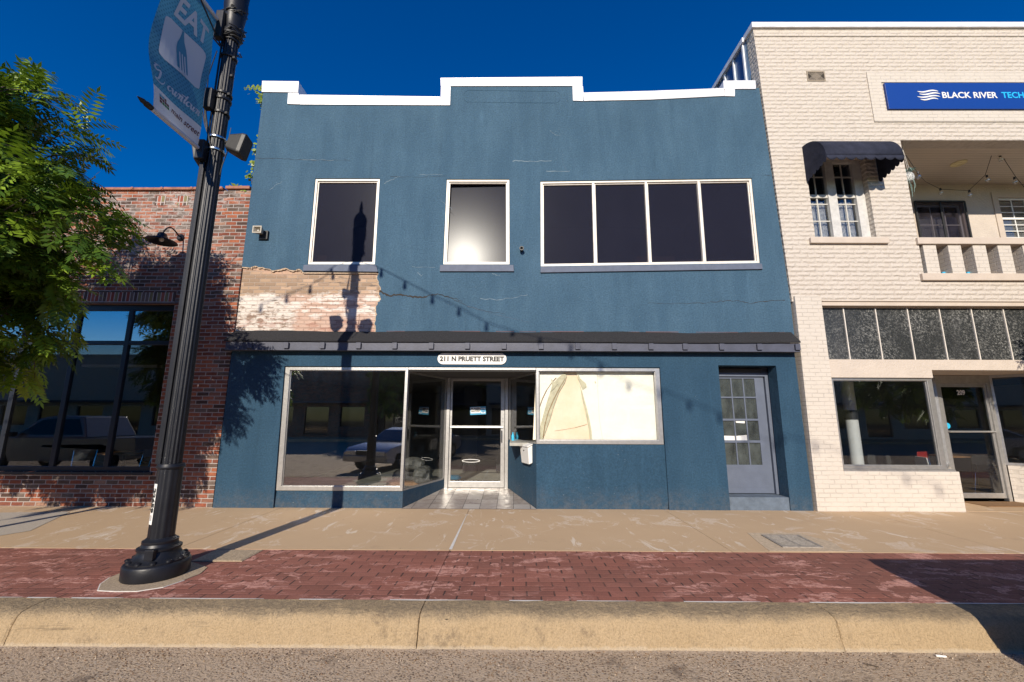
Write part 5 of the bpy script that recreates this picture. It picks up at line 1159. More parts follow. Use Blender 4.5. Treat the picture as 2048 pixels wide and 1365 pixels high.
# entry: slanted glass, door, right side
def slant2(p, q, z0, z1, name, par):
    d = Vector((q[0]-p[0], q[1]-p[1], 0)); L = d.length; d.normalize(); n_ = Vector((-d.y, d.x, 0)); fn = lambda a, b, c: (p[0]+d.x*a+n_.x*c, p[1]+d.y*a+n_.y*c, b)
    hl = [(0.05,z1-0.05),(L-0.05,z1-0.05),(L-0.05,z0+0.05),(0.05,z0+0.05)]
    f = MB().prism([(0.0,z1),(L,z1),(L,z0),(0,z0)], -0.03, 0.03, [hl], fn).build(name, M['alu'], par); MB().prism(hl, -0.003, 0.003, fn=fn).build('pane', M['sclear'], f)
slant2((wx1+0.02,8.13), (8.93,9.02), wz0-0.03, dsf-0.004, 'side_window', cb)
dY = 9.05; dX0, dX1 = W(1877,800,dY)[0]-0.0, W(2012,985,dY)[0]+0.06
dX0 = 8.95
dzT = W(1930,768,dY)[1]; 
dr = MB().prism([(dX0,dsf-0.005),(dX1,dsf-0.005),(dX1,0.0),(dX1-0.07,0.0),(dX1-0.07,dzT),(dX0+0.07,dzT),(dX0+0.07,0.0),(dX0,0.0)], dY-0.05, dY+0.05).build('door_frame', M['alu'], cb, bevel=0.004)
u0, u1 = dX0+0.075, dX1-0.075; mzr = W(1960,864,dY)[1]
dlf = MB().prism([(u0,dzT-0.005),(u1,dzT-0.005),(u1,0.06),(u0,0.06)], dY-0.02, dY+0.02, [[(u0+0.05,dzT-0.07),(u1-0.05,dzT-0.07),(u1-0.05,mzr+0.02),(u0+0.05,mzr+0.02)],[(u0+0.05,mzr-0.02),(u1-0.05,mzr-0.02),(u1-0.05,0.16),(u0+0.05,0.16)]]).build('glass_door', M['alu'], cb, bevel=0.003)
MB().box(u0+0.05, u1-0.05, dY-0.003, dY+0.003, 0.158, dzT-0.068).build('pane', M['sclear'], dlf)
MB().tube([(u0+0.03,dY-0.06,mzr),(u1-0.03,dY-0.06,mzr)], 0.016, 10).build('push_bar', M['alu'], dlf)
nx_, nz_ = W(1915,790,dY-0.01); text_mb('209', 0.14, lambda x, y, c: (nx_+x, dY-0.0045-c, nz_+y), 0.004, 0, W(1931,785,dY)[0]-W(1915,785,dY)[0], 0.002).build('door_number', M['signw'], dlf)
sx2, sz2 = W(1892,852,dY); MB().lathe([(0.06,0),(0.06,0.002)], (sx2+0.02, dY-0.012, sz2), 20, axis='y').build('round_sticker', M['turq'], dlf)
slant2((dX1+0.01,dY-0.02), (dX1+0.75,8.13), W(2035,935,8.6)[1], dsf-0.004, 'side_window', cb)
MB().prism([(dX1+0.012,dY-0.06),(dX1+0.77,8.02),(XE-0.3,8.02),(XE-0.3,8.3),(dX1+0.9,8.3),(dX1+0.13,dY+0.08)], -0.02, W(2035,935,8.6)[1]-0.002, fn=lambda a,b,c:(a,b,c)).build('bulkhead', M['cbrick'], cb)
shopwin('shop_window', dX1+0.8, XE-0.31, dsf-0.003, dX1+0.8, XE-0.31, W(2035,935,8.6)[1], 8.09, 0.05, 0.05, 0.05, 0.05, 'sclear', cb)
MB().prism([(wx1-0.1,8.331),(XE-0.31,8.331),(XE-0.31,9.1),(wx1-0.1,9.1)], dsf+0.002, dsf+0.03, fn=lambda a,b,c:(a,b,c)).build('entry_soffit', M['ctrim'], cb)
MB().prism([(wx1+0.05,8.335),(8.06,8.285),(8.16,8.05),(dX1+0.75,8.05),(dX1,9.0),(8.95,9.0)], -0.02, 0.004, fn=lambda a,b,c:(a,b,c)).build('entry_floor', M['sidewalk'], cb)
o_ = MB().box(9.0, 10.05, 8.45, 8.93, 0.0045, 0.018).build('door_mat', simple('coir_mat', (0.22,0.12,0.05), 0.95, 0, 0.3, 60, 0.01, 100), None, bevel=0.004); tag(o_, 'brown coir door mat in front of the door numbered 209', 'door mat')
MB().box(5.63, XE-0.31, 8.335, 15.69, -0.03, 0.0).build('interior_floor', M['infloor'], cb)
MB().box(5.63, XE-0.31, 9.2, 15.69, 2.7, 2.8).build('interior_ceiling', M['inwall2'], cb)
MB().box(5.63, XE-0.31, 8.332, 9.198, 2.7, 2.76).build('window_ceiling', M['inwall2'], cb)
MB().box(5.63, XE-0.31, 14.0, 14.1, 0, 2.7).build('back_wall', M['inwall2'], cb)
pxx = W(1704,850,9.4)[0]-0.1
pc = thing('steel_column', (pxx+0.1, 9.4, 0), 'round white column inside the cream building shop window', 'column')
MB().lathe([(0.12,0.0),(0.12,2.7)], (pxx+0.1,9.4,0), 24).build('shaft', M['signw'], pc, smooth=40); MB().lathe([(0.128,1.62),(0.128,1.82)], (pxx+0.1,9.4,0), 24).build('band', M['ink'], pc, smooth=40)
def shop_chair(loc, rz, label, col):
    r = thing('shop_chair', (0,0,0), label, 'chair', 'chairs inside the cream building')
    for sx in (-1, 1):
        MB().tube([(sx*0.22,-0.2,0),(sx*0.19,-0.18,0.44),(sx*0.19,0.16,0.44),(sx*0.24,0.24,0)], 0.011, 8).build('leg', M['chrome'], r, smooth=60)
    MB().box(-0.21, 0.21, -0.2, 0.19, 0.44, 0.465).build('seat', col, r, bevel=0.01)
    mb = MB(); mb.prism([(-0.2,0.62),(0.2,0.62),(0.22,0.72),(0.19,0.84),(-0.19,0.84),(-0.22,0.72)], 0.215, 0.235); mb.build('backrest', col, r, bevel=0.01)
    MB().tube([(-0.16,0.18,0.45),(-0.16,0.225,0.7)], 0.01, 8).build('back_post', M['chrome'], r); MB().tube([(0.16,0.18,0.45),(0.16,0.225,0.7)], 0.01, 8).build('back_post', M['chrome'], r)
    r.location = loc; r.rotation_euler.z = rz; return r
shop_chair((W(1754,920,10.0)[0]+0.0,10.0,0), 2.6, 'chrome framed chair beside the white column inside the cream building', M['plastic'])
shop_chair((W(1870,930,9.3)[0]-0.0,9.3,0), 1.3, 'pale backed chair close to the right jamb of the cream building window', M['signw'])
shop_chair((10.2,10.6,0), 0.3, 'red backed chair at the table behind the door numbered 209', M['red'])
shop_chair((10.8,10.0,0), 2.2, 'black chair nearest the door numbered 209', M['plastic'])
cafe_table((11.4,10.9,0.0), 'long wooden table behind the door numbered 209 of the cream building', top='wood', sz=0.8)
cafe_table((7.1,12.0,0.0), 'dark table deep in the cream building shop, right of the white column', top='plastic', sz=0.9)

# ------------------------------------------------------------ street lamp
LX, LY = -3.76, 4.78
lp = thing('street_lamp', (LX, LY, 0), 'tall black fluted street lamp post on a flared base, standing by the kerb', 'street lamp')
pad = MB(); pts = []
for k in range(14): a = 2*math.pi*k/14+0.15; rr_ = 0.43*(1+0.05*math.sin(k*2.3)); pts.append((LX+0.02+rr_*math.cos(a), LY-0.03+rr_*0.98*math.sin(a)))
MB().prism(pts, -0.0025, 0.004, fn=lambda a,b,c:(a,b,c)).build('concrete_footing', M['pad'], lp)
pe = [(LX+0.02+(x-LX-0.02)*1.022, LY-0.03+(y-LY+0.03)*1.022) for x, y in pts]
MB().prism([p for p in pe[7:14]]+[p for p in reversed(pts[7:14])], -0.0025, 0.0032, fn=lambda a,b,c:(a,b,c)).build('white_caulk', M['white'], lp)
MB().lathe([(0.285,0.0),(0.29,0.01),(0.29,0.125),(0.282,0.14),(0.265,0.15)], (LX,LY,0.004), 48).build('base_ring', M['black'], lp, smooth=35)
nb = MB()
nb.lathe([(0.262,0.15),(0.262,0.165),(0.235,0.18),(0.205,0.205),(0.185,0.24),(0.182,0.262),(0.195,0.268),(0.195,0.285),(0.165,0.30),(0.155,0.325),(0.158,0.335),(0.158,0.352),(0.135,0.365),(0.122,0.38)], (LX,LY,0), 48)
nb.build('flared_base', M['black'], lp, smooth=35)
for k in range(12):
    a = 2*math.pi*k/12; c_ = Vector((LX+0.245*math.cos(a), LY+0.245*math.sin(a), 0.165)); MB().lathe([(0.03,0),(0.028,0.018),(0.015,0.026)], c_, 10).build('base_nut', M['black'], lp, smooth=50)
MB().box(LX+0.02, LX+0.11, LY-0.215, LY-0.165, 0.20, 0.30).build('access_door', M['black'], lp, bevel=0.006)
MB().lathe([(0.118,0.38),(0.115,1.08)], (LX,LY,0), 72, 0.05, 12).build('lower_shaft', M['black'], lp, smooth=60)
MB().lathe([(0.118,1.08),(0.128,1.085),(0.132,1.10),(0.124,1.115),(0.118,1.13),(0.10,1.135)], (LX,LY,0), 40).build('collar', M['black'], lp, smooth=35)
MB().lathe([(0.094,1.13),(0.088,3.0),(0.082,6.55)], (LX,LY,0), 96, 0.09, 16).build('shaft', M['black'], lp, smooth=60)
ch = MB(); ch.box(LX-0.115, LX-0.07, LY-0.085, LY-0.035, 1.13, 5.0); ch.box(LX-0.06, LX-0.045, LY-0.10, LY-0.08, 1.13, 6.9); ch.build('cable_channel', M['black'], lp, bevel=0.003)
# lantern heads above the frame
MB().lathe([(0.085,6.55),(0.12,6.58),(0.12,6.64),(0.10,6.68),(0.115,6.80),(0.14,7.05),(0.135,7.12)], (LX,LY,0), 32).build('capital', M['black'], lp, smooth=40)
MB().lathe([(0.13,7.12),(0.14,7.30),(0.10,7.40),(0.045,7.46),(0.035,7.52),(0.04,7.56),(0.01,7.72)], (LX,LY,0), 32).build('finial', M['black'], lp, smooth=50)
# number sticker
stz0, stz1 = 0.52, 0.93
th0 = math.atan2(-1, 0.25) ; th0 = math.radians(-118)
def cyl(a, z, c, r=0.117, c0=th0): 
    an = c0 + a/r; return (LX+(r+c)*math.cos(an), LY+(r+c)*math.sin(an), z)
stk = MB(); n_ = 5; vs = []
for i in range(n_+1):
    a = -0.03+0.06*i/n_; vs += [cyl(a, stz0, 0.003), cyl(a, stz1, 0.003)]
stk.add(vs, [(2*i,2*i+2,2*i+3,2*i+1) for i in range(n_)]); sto = stk.build('number_sticker', M['signw'], lp, recalc=False)
text_mb('22659', 0.062, lambda x, y, c: cyl(-0.021+y, stz1-0.045-x, 0.0042+c), 0.0035, 0, 0.25, 0.001).build('lettering', M['ink'], sto)
br_ = MB(); 
for k in range(5): z = stz0+0.04+k*0.011; br_.add([cyl(-0.018,z,0.0045),cyl(0.018,z,0.0045),cyl(0.018,z+0.006,0.0045),cyl(-0.018,z+0.006,0.0045)], [(0,1,2,3)])
br_.build('barcode', M['brushed'], sto, recalc=False)
# steel bands, cables, clamp hardware
for z in (5.07, 4.90): MB().lathe([(0.098,0.0),(0.100,0.004),(0.100,0.026),(0.098,0.03)], (LX,LY,z), 40).build('steel_band', M['steel'], lp, smooth=40)
for z in (5.42, 5.62, 5.70, 6.25, 6.50): MB().lathe([(0.092,0.0),(0.096,0.004),(0.096,0.03),(0.092,0.034)], (LX,LY,z), 40).build('black_band', M['black'], lp, smooth=40)
for k in range(4): MB().box(LX+0.08, LX+0.11, LY-0.05, LY-0.01, 5.42+k*0.27, 5.45+k*0.27).build('band_buckle', M['black'], lp)
wrm = MB(); rr = random.Random(12)
for k in range(9):
    z = 6.35+0.06*k; pts = []
    for j in range(15):
        a = j*0.55+k; rad = 0.10+rr.uniform(0, 0.05); pts.append((LX+rad*math.cos(a), LY+rad*math.sin(a), z+0.02*j+rr.uniform(-0.02, 0.02)))
    wrm.tube(pts, 0.0075, 6)
for k in range(4):
    wrm.tube([(LX-0.10,LY-0.09,6.3),(LX-0.14-0.02*k,LY-0.12,5.9-0.1*k),(LX-0.13,LY-0.08,5.4-0.05*k),(LX-0.02,LY-0.10,5.0),(LX+0.06,LY-0.08,4.75)], 0.006, 6)
wrm.tube([(LX+0.10,LY,5.05),(LX+0.16,LY-0.02,4.9),(LX+0.13,LY-0.03,4.72),(LX+0.09,LY,4.60)], 0.006, 6); wrm.tube([(LX+0.13,LY,4.95),(LX+0.15,LY,5.25)], 0.004, 6)
wrm.build('cable', M['plastic'], lp, smooth=60)
for z0_, z1_ in ((5.42,5.70),(4.72,4.98),(6.45,6.85)): MB().box(LX-0.13, LX-0.03, LY-0.165, LY-0.08, z0_, z1_).build('clamp', M['black'], lp, bevel=0.012)
# banner
BX = LX-0.10; BY0, BY1 = LY-0.84, LY-0.17; BZ0, BZ1 = 4.86, 6.70
ba = thing('street_banner', (BX, LY-0.4, BZ0), 'blue vertical banner reading EAT Downtown with a fork emblem, hanging from the lamp post', 'banner')
def bpt(u, v, off=0.0):   # u 0 outer .. 1 at pole, v 0..1 up
    bulge = -0.07*math.sin(math.pi*min(1,max(0,v)))*(1-u)**1.2 + 0.03*math.sin(v*7+1)*(1-u) + 0.012*math.sin(v*13+u*6)
    outer = -0.05*math.sin(math.pi*v)*(1-u)
    return (BX+bulge+off, BY0+(BY1-BY0)*u+outer, BZ0+(BZ1-BZ0)*v)
mb = MB(); NU, NV = 14, 36; vs = [bpt(i/NU, j/NV) for j in range(NV+1) for i in range(NU+1)]
mb.add(vs, [(j*(NU+1)+i, j*(NU+1)+i+1, (j+1)*(NU+1)+i+1, (j+1)*(NU+1)+i) for j in range(NV) for i in range(NU)])
o_ = mb.build('fabric', M['banner'], ba, smooth=80, recalc=False)
for z in (BZ0, BZ1): MB().tube([(BX,BY1+0.12,z),(BX,BY0,z)], 0.026, 12).build('sleeve', M['bprint'], ba, smooth=50)
for z in (BZ0, BZ1): MB().tube([(BX,BY0+0.01,z),(BX,BY0-0.05,z),(BX,BY0-0.07,z),(BX,BY0-0.10,z),(BX,BY0-0.16,z)], [0.030,0.032,0.024,0.026,0.004], 14).build('arm_tip', M['black'], ba, smooth=40)
for z in (BZ0, BZ1): MB().tube([(BX,BY1+0.0,z),(LX,LY,z)], 0.02, 10).build('arm_mount', M['black'], ba)
BW, BH = BY1-BY0, BZ1-BZ0
def bfn(x, y, c): return bpt(x/BW, y/BH, 0.004+c*0.3)
def subdiv(mb_, n=1): return mb_
def bplace(x0, y0): return lambda x, y, c: bfn(x0+x, y0+y, c+0.012)
text_mb('EAT', 0.36, bplace(0.16, 1.32), 0.010, 0, 0.42, 0.003).build('lettering', M['bprint'], ba)
# fork panel: light rounded square with the fork cut out
def rrect(x0, y0, x1, y1, r, n=5):
    P = []
    for cx_, cy_, a0 in ((x1-r,y1-r,0),(x0+r,y1-r,90),(x0+r,y0+r,180),(x1-r,y0+r,270)):
        for k in range(n+1): a = math.radians(a0+90*k/n); P.append((cx_+r*math.cos(a), cy_+r*math.sin(a)))
    return P
fk = []
cx_ = 0.30
L_ = [(0.010,1.235),(0.014,1.19),(0.028,1.12),(0.055,1.05),(0.068,0.98),(0.070,0.92),(0.070,0.83),(0.066,0.745)]
outl = [(cx_+a-0.035*(1.22-b)/0.5*-1, b) for a, b in L_]
out_r = [(cx_+0.05*((1.24-b)/0.5)+a, b) for a, b in L_]; out_l = [(cx_+0.05*((1.24-b)/0.5)-a, b) for a, b in L_]
fork = out_r+list(reversed(out_l))
panel = rrect(0.09, 0.70, 0.59, 1.24, 0.05)
pb_ = MB(); NY_, NX_ = 26, 10; px0, py0, px1, py1, pr_ = 0.09, 0.70, 0.59, 1.24, 0.06; vs = []
for j_ in range(NY_+1):
    y_ = py0+(py1-py0)*j_/NY_; e_ = min(y_-py0, py1-y_); ins = pr_-math.sqrt(max(0, pr_*pr_-(pr_-e_)**2)) if e_ < pr_ else 0
    for i2 in range(NX_+1): vs.append(bfn(px0+ins+(px1-px0-2*ins)*i2/NX_, y_, 0.010))
pb_.add(vs, [(j_*(NX_+1)+i2, j_*(NX_+1)+i2+1, (j_+1)*(NX_+1)+i2+1, (j_+1)*(NX_+1)+i2) for j_ in range(NY_) for i2 in range(NX_)]); pb_.build('fork_panel', M['bprint'], ba, recalc=False)
def dense(P, k=4): return [(P[i][0]+(P[i+1][0]-P[i][0])*j_/k, P[i][1]+(P[i+1][1]-P[i][1])*j_/k) for i in range(len(P)-1) for j_ in range(k)]+[P[-1]]
out_r = dense(out_r); out_l = dense(out_l)
fkb = MB()
for i in range(len(out_r)-1):
    fkb.add([bfn(*out_l[i], 0.022), bfn(*out_r[i], 0.022), bfn(*out_r[i+1], 0.022), bfn(*out_l[i+1], 0.022)], [(0,1,2,3)])
fkb.build('fork', simple('banner_blue', (0.05,0.21,0.34), 0.7), ba, recalc=False)
tn = MB()
for k in (-1, 0, 1):
    cxk = cx_+k*0.033
    t_ = [(cxk-0.006+0.05*((1.24-0.95)/0.5),0.95),(cxk+0.006+0.05*((1.24-0.95)/0.5),0.95),(cxk+0.010+0.05*((1.24-0.70)/0.5),0.70),(cxk-0.010+0.05*((1.24-0.70)/0.5),0.70)]
    q1 = dense([t_[0], t_[3]], 6); q2 = dense([t_[1], t_[2]], 6)
    for i2 in range(6): tn.add([bfn(*q1[i2], 0.034), bfn(*q2[i2], 0.034), bfn(*q2[i2+1], 0.034), bfn(*q1[i2+1], 0.034)], [(0,1,2,3)])
tn.build('fork_tines', M['bprint'], ba, recalc=False)
# cursive writing as pen strokes
def stroke(mb_, pts, w0, fnp):
    P = []
    pts = [Vector((a, b)) for a, b in pts]
    for i in range(len(pts)-1):
        p0, p1, p2, p3 = pts[max(i-1,0)], pts[i], pts[i+1], pts[min(i+2, len(pts)-1)]
        for k in range(5):
            t = k/5; P.append(0.5*((2*p1)+(-p0+p2)*t+(2*p0-5*p1+4*p2-p3)*t*t+(-p0+3*p1-3*p2+p3)*t**3))
    P.append(pts[-1])
    for a, b in zip(P[:-1], P[1:]):
        d = (b-a)
        if d.length < 1e-6: continue
        n_ = Vector((0.8, 0.6))*w0*(0.5+0.5*abs(d.normalized().y))/2 + Vector((-d.normalized().y, d.normalized().x))*w0*0.42
        mb_.add([fnp(*(a-n_)), fnp(*(b-n_)), fnp(*(b+n_)), fnp(*(a+n_))], [(0,1,2,3)])
wr_ = MB(); F = lambda x, y: bfn(0.03+x, 0.37+y, 0.014)
sc = 0.073
glyph = {'o': ([(0.9,0.9),(0.3,0.9),(0.1,0.4),(0.4,0.0),(0.85,0.3),(0.8,0.85),(1.1,0.8)], 1.0),
 'w': ([(0,0.8),(0.15,0.2),(0.35,0.0),(0.6,0.5),(0.7,0.9),(0.65,0.2),(0.9,0.0),(1.15,0.5),(1.15,0.95),(1.35,0.8)], 1.3),
 'n': ([(0,0.7),(0.2,0.95),(0.2,0.4),(0.12,0.0),(0.35,0.7),(0.65,0.95),(0.72,0.6),(0.65,0.1),(0.85,0.0),(1.0,0.3)], 1.0),
 't': ([(0,0.5),(0.3,1.1),(0.42,1.7),(0.25,0.5),(0.35,0.0),(0.6,0.3)], 0.6)}
stroke(wr_, [(x*0.10, y*0.10) for x, y in [(0.5,1.9),(0.2,1.6),(0.4,1.3),(0.9,1.5),(0.7,0.7),(0.4,0.2),(0.1,0.15),(0.3,-0.05),(0.9,0.0),(1.35,0.6),(1.3,1.5),(0.8,2.0),(0.2,1.9)]], 0.016, F)
x_ = 0.16
for ch_ in 'owntown':
    P_, adv = glyph[ch_]; sh_ = 0.25
    stroke(wr_, [(x_+(a*0.72+b*sh_)*sc, b*sc*0.95) for a, b in P_], 0.013, F); x_ += adv*sc*0.80
    if ch_ == 't': stroke(wr_, [(x_-0.055, sc*1.15), (x_+0.02, sc*1.22)], 0.010, F)
wr_.build('script_lettering', M['bprint'], ba, recalc=False)
M['maroon'] = simple('banner_maroon', (0.10,0.015,0.03), 0.7); M['bgreen'] = simple('banner_green', (0.03,0.18,0.06), 0.7); M['bteal'] = simple('banner_teal', (0.08,0.30,0.42), 0.7)
text_mb('main street', 0.105, bplace(0.235, 0.13), 0.001, 0.35, 0.42, 0.003).build('lettering', M['maroon'], ba)
text_mb('DOWNTOWN DISTRICT', 0.03, bplace(0.24, 0.085), 0.0, 0.0, 0.38, 0.003).build('small_lettering', M['maroon'], ba) if False else None
for (c0_, r0_, mt) in ((0,2,'bteal'),(1,2,'bteal'),(2,2,'maroon'),(3,1,'maroon'),(0,1,'maroon'),(1,1,'maroon'),(2,1,'maroon'),(0,0,'maroon'),(1,0,'bgreen'),(2,0,'bgreen'),(3,0,'bgreen')):
    mb = MB(); mb.prism([(0.07+c0_*0.035,0.12+r0_*0.035),(0.098+c0_*0.035,0.12+r0_*0.035),(0.098+c0_*0.035,0.148+r0_*0.035),(0.07+c0_*0.035,0.148+r0_*0.035)], 0, 0.003, fn=lambda a,b,c: bfn(a,b,c)); mb.build('emblem_block', M[mt], ba)
# speakers clamped to the post
def speaker(c, yaw, pitch, label, s=1.0):
    r = thing('outdoor_speaker', (0,0,0), label, 'speaker', 'speakers on the lamp post')
    mb = MB(); w_, h_, d_ = 0.105*s, 0.14*s, 0.10*s
    front = rrect(-w_, -h_, w_, h_, 0.03*s, 4); back = rrect(-w_*0.62, -h_*0.72, w_*0.62, h_*0.72, 0.03*s, 4); n = len(front)
    vs = [(a, -d_, b) for a, b in front]+[(a, -d_*0.55, b) for a, b in front]+[(a, d_, b) for a, b in back]
    fs = [tuple(range(n)), tuple(reversed([2*n+i for i in range(n)]))]
    for k in range(2):
        for i in range(n): fs.append((k*n+i, k*n+(i+1) % n, (k+1)*n+(i+1) % n, (k+1)*n+i))
    mb.add(vs, fs); mb.build('cabinet', M['plastic'], r, bevel=0.004)
    gr = rrect(-w_*0.9, -h_*0.92, w_*0.9, h_*0.92, 0.025*s, 4); MB().prism(gr, -d_-0.004, -d_-0.0005).build('grille', simple('speaker_grille', (0.03,0.03,0.03), 0.7, 0.3, 0.3, 150, 0.001, 300), r)
    MB().lathe([(0.02,d_*0.98),(0.02,d_+0.05)], (0,0,0), 12, axis='y').build('swivel_mount', M['black'], r)
    r.location = c; r.rotation_euler = (pitch, 0, yaw); return r
speaker((LX+0.27, LY+0.0, 5.0), math.radians(100), math.radians(12), 'black speaker box on the right side of the lamp post, facing right')
speaker((LX-0.27, LY+0.16, 5.0), math.radians(-70), math.radians(12), 'black speaker box half hidden behind the banner foot, left of the lamp post')
speaker((LX-0.15, LY+0.05, 5.66), math.radians(-80), 0.0, 'smaller black speaker higher up on the left of the lamp post, beside the banner', 0.6)

# ------------------------------------------------------------ vegetation
def leaf_mesh(name, mat, leaves, parent):
    """leaves: list of (points, tone) faces"""
    me = bpy.data.meshes.new(name); vs = []; fs = []; tn_ = []; base = Vector((0,0,0)); p = parent
    while p is not None: base += p.location; p = p.parent
    for P, t in leaves:
        o = len(vs); vs += [tuple(Vector(q)-base) for q in P]; fs.append(tuple(range(o, o+len(P)))); tn_.append(t)
    me.from_pydata(vs, [], fs); at = me.attributes.new('tone', 'FLOAT', 'FACE'); at.data.foreach_set('value', tn_)
    me.materials.append(mat); o = bpy.data.objects.new(name, me); COL.objects.link(o); o.parent = parent; return o
def frond(out, b, d, L, rnd, n=6, lw=0.017, ll=0.085, tone=0.5):
    d = d.normalized(); side = d.cross(Vector((0,0,1)))
    if side.length < 0.1: side = Vector((1,0,0))
    side.normalize(); tilt = rnd.uniform(-0.6, 0.6); upv = side.cross(d); side = (side*math.cos(tilt)+upv*math.sin(tilt))
    p = b.copy(); st = L/n; dd = d.copy()
    for k in range(n):
        dd = (dd + Vector((0,0,-0.12))).normalized(); q = p+dd*st
        for sg in (-1, 1):
            ax = (side*sg*0.86 + dd*0.5 + Vector((0,0,-0.25+rnd.uniform(-0.15,0.15)))).normalized(); l = ll*(0.75+0.35*math.sin(math.pi*(k+0.7)/n))*rnd.uniform(0.85,1.1)
            wv = ax.cross(side.cross(dd)).normalized()*lw*0.5; m_ = q+ax*l*0.45
            out.append(([q, m_+wv, q+ax*l, m_-wv], min(1, max(0, tone+rnd.uniform(-0.2,0.2)))))
        p = q
    ax = dd; m_ = p+ax*ll*0.5; wv = side*lw*0.5; out.append(([p, m_+wv, p+ax*ll, m_-wv], tone))
def make_tree(root_xy, label, crown, seed, nfr=13, ntips=580, trunk_r=0.065, z0=-0.02):
    rnd = random.Random(seed); r = thing('street_tree', (root_xy[0], root_xy[1], z0), label, 'tree')
    cx_, cy_, cz_, rx_, ry_, rz_ = crown; base = Vector((root_xy[0], root_xy[1], z0)); fork = Vector((cx_*0.3+root_xy[0]*0.7, cy_*0.3+root_xy[1]*0.7, cz_-rz_*0.62))
    tk = MB(); pts = [base, base.lerp(fork, 0.35)+Vector((0.02,0.01,0)), fork]; tk.tube(pts, [trunk_r*1.25, trunk_r, trunk_r*0.8], 14)
    top = Vector((cx_, cy_, cz_+rz_*0.6)); tk.tube([fork, fork.lerp(top,0.5)+Vector((0.1,0,0)), top], [trunk_r*0.8, trunk_r*0.5, 0.012], 10); tk.build('trunk', M['bark'], r, smooth=60)
    lv = []; bm_ = MB()
    mains = []
    for k in range(15):
        a = k*2.4; el = rnd.uniform(-0.35, 0.9); d = Vector((math.cos(a)*math.cos(el), math.sin(a)*math.cos(el), math.sin(el)))
        s_ = fork.lerp(top, 0.1+0.8*k/15*rnd.uniform(0.6,1)); e = Vector((cx_+d.x*rx_*0.72, cy_+d.y*ry_*0.72, cz_+d.z*rz_*0.8)); md = s_.lerp(e, 0.5)+Vector((0,0,0.2)); bm_.tube([s_, md, e], [0.035,0.022,0.008], 7); mains.append((s_, md, e))
    for k in range(ntips):
        while True:
            d = Vector((rnd.gauss(0,1), rnd.gauss(0,1), rnd.gauss(0,1))).normalized(); rad = rnd.uniform(0.35, 1.0)**0.55
            lump = 0.84+0.20*math.sin(d.x*5+seed)*math.cos(d.z*6+seed*2)+0.13*math.sin(d.y*9+d.z*7)
            t = Vector((cx_+d.x*rx_*rad*lump, cy_+d.y*ry_*rad*lump, cz_+d.z*rz_*rad*lump))
            if t.z > 1.7: break
        mn = min(mains, key=lambda m_: (m_[2]-t).length); s_ = mn[1].lerp(mn[2], rnd.uniform(0.3,1)); md = s_.lerp(t, 0.5)+Vector((0,0,0.08)); bm_.tube([s_, md, t], [0.012,0.008,0.004], 5, False)
        out = (t-Vector((cx_,cy_,cz_))).normalized(); tone = rnd.choice([rnd.uniform(0.0, 0.35), rnd.uniform(0.3, 0.9)])
        for j in range(nfr):
            dd = (out*0.7+Vector((rnd.gauss(0,1), rnd.gauss(0,1), rnd.gauss(0,0.8)))*0.75); st = t-out*rnd.uniform(0, 0.28)+Vector((rnd.uniform(-.1,.1),rnd.uniform(-.1,.1),rnd.uniform(-.1,.1)))
            frond(lv, st, dd, rnd.uniform(0.28, 0.44), rnd, 7, 0.040, 0.135, tone)
    bm_.build('branches', M['bark'], r, smooth=60); leaf_mesh('crown', M['leaf'], lv, r); return r
t1 = make_tree((-8.0, 4.75), 'leafy green street tree at the left edge, in front of the brick building', (-7.88, 4.75, 4.02, 2.55, 1.85, 2.92), 3)
t2 = copy_tree(t1); t2.location = (11.5, 5.0, -0.02); t2.rotation_euler.z = 0.9; t2['label'] = 'street tree beyond the right edge casting leaf shadows on the cream building'; t2['group'] = ''
del t2['group']
# climbing vine on the side of the blue building
vn = thing('climbing_vine', (-5.53, 8.4, 6.3), 'yellow green climbing vine on the left edge of the blue wall', 'vine')
lv = []; rnd = random.Random(8); st_ = MB(); pth = []
for k in range(22): pth.append((-5.56-0.04*math.sin(k), 8.16+0.03*k % 0.3, 6.5+k*0.105))
st_.tube(pth, 0.006, 5); st_.build('stem', M['bark'], vn)
for k in range(230):
    z = rnd.choice([rnd.uniform(6.6,7.75), rnd.uniform(8.35,8.85), rnd.uniform(6.6,7.4)]); wd_ = 0.20 if z < 7.4 else (0.12 if z < 8 else 0.26)
    c = Vector((-5.52-abs(rnd.gauss(0,wd_*0.5)), 8.12+rnd.uniform(0,0.4), z)); s_ = rnd.uniform(0.035,0.07); a = rnd.uniform(0,6.28)
    n_ = Vector((rnd.uniform(-1,1), -1.2, rnd.uniform(-0.3,1))).normalized(); u_ = n_.orthogonal().normalized(); v_ = n_.cross(u_); u2 = u_*math.cos(a)+v_*math.sin(a); v2 = n_.cross(u2)
    lv.append(([c+u2*s_, c+v2*s_*0.7+u2*0.2*s_, c-u2*s_*0.5+v2*0.3*s_, c-u2*s_*0.5-v2*0.3*s_, c-v2*s_*0.7+u2*0.2*s_], rnd.random()))
for k in range(26):
    t = k/25; c = Vector((-5.55-0.42*t, 8.15, 8.78+0.05*math.sin(k))); s_ = 0.035*(1.2-t*0.6); lv.append(([c+Vector((s_,0,0)), c+Vector((0,-0.01,s_)), c-Vector((s_,0,0)), c-Vector((0,0.01,s_))], rnd.random()))
leaf_mesh('leaves', M['vine'], lv, vn)
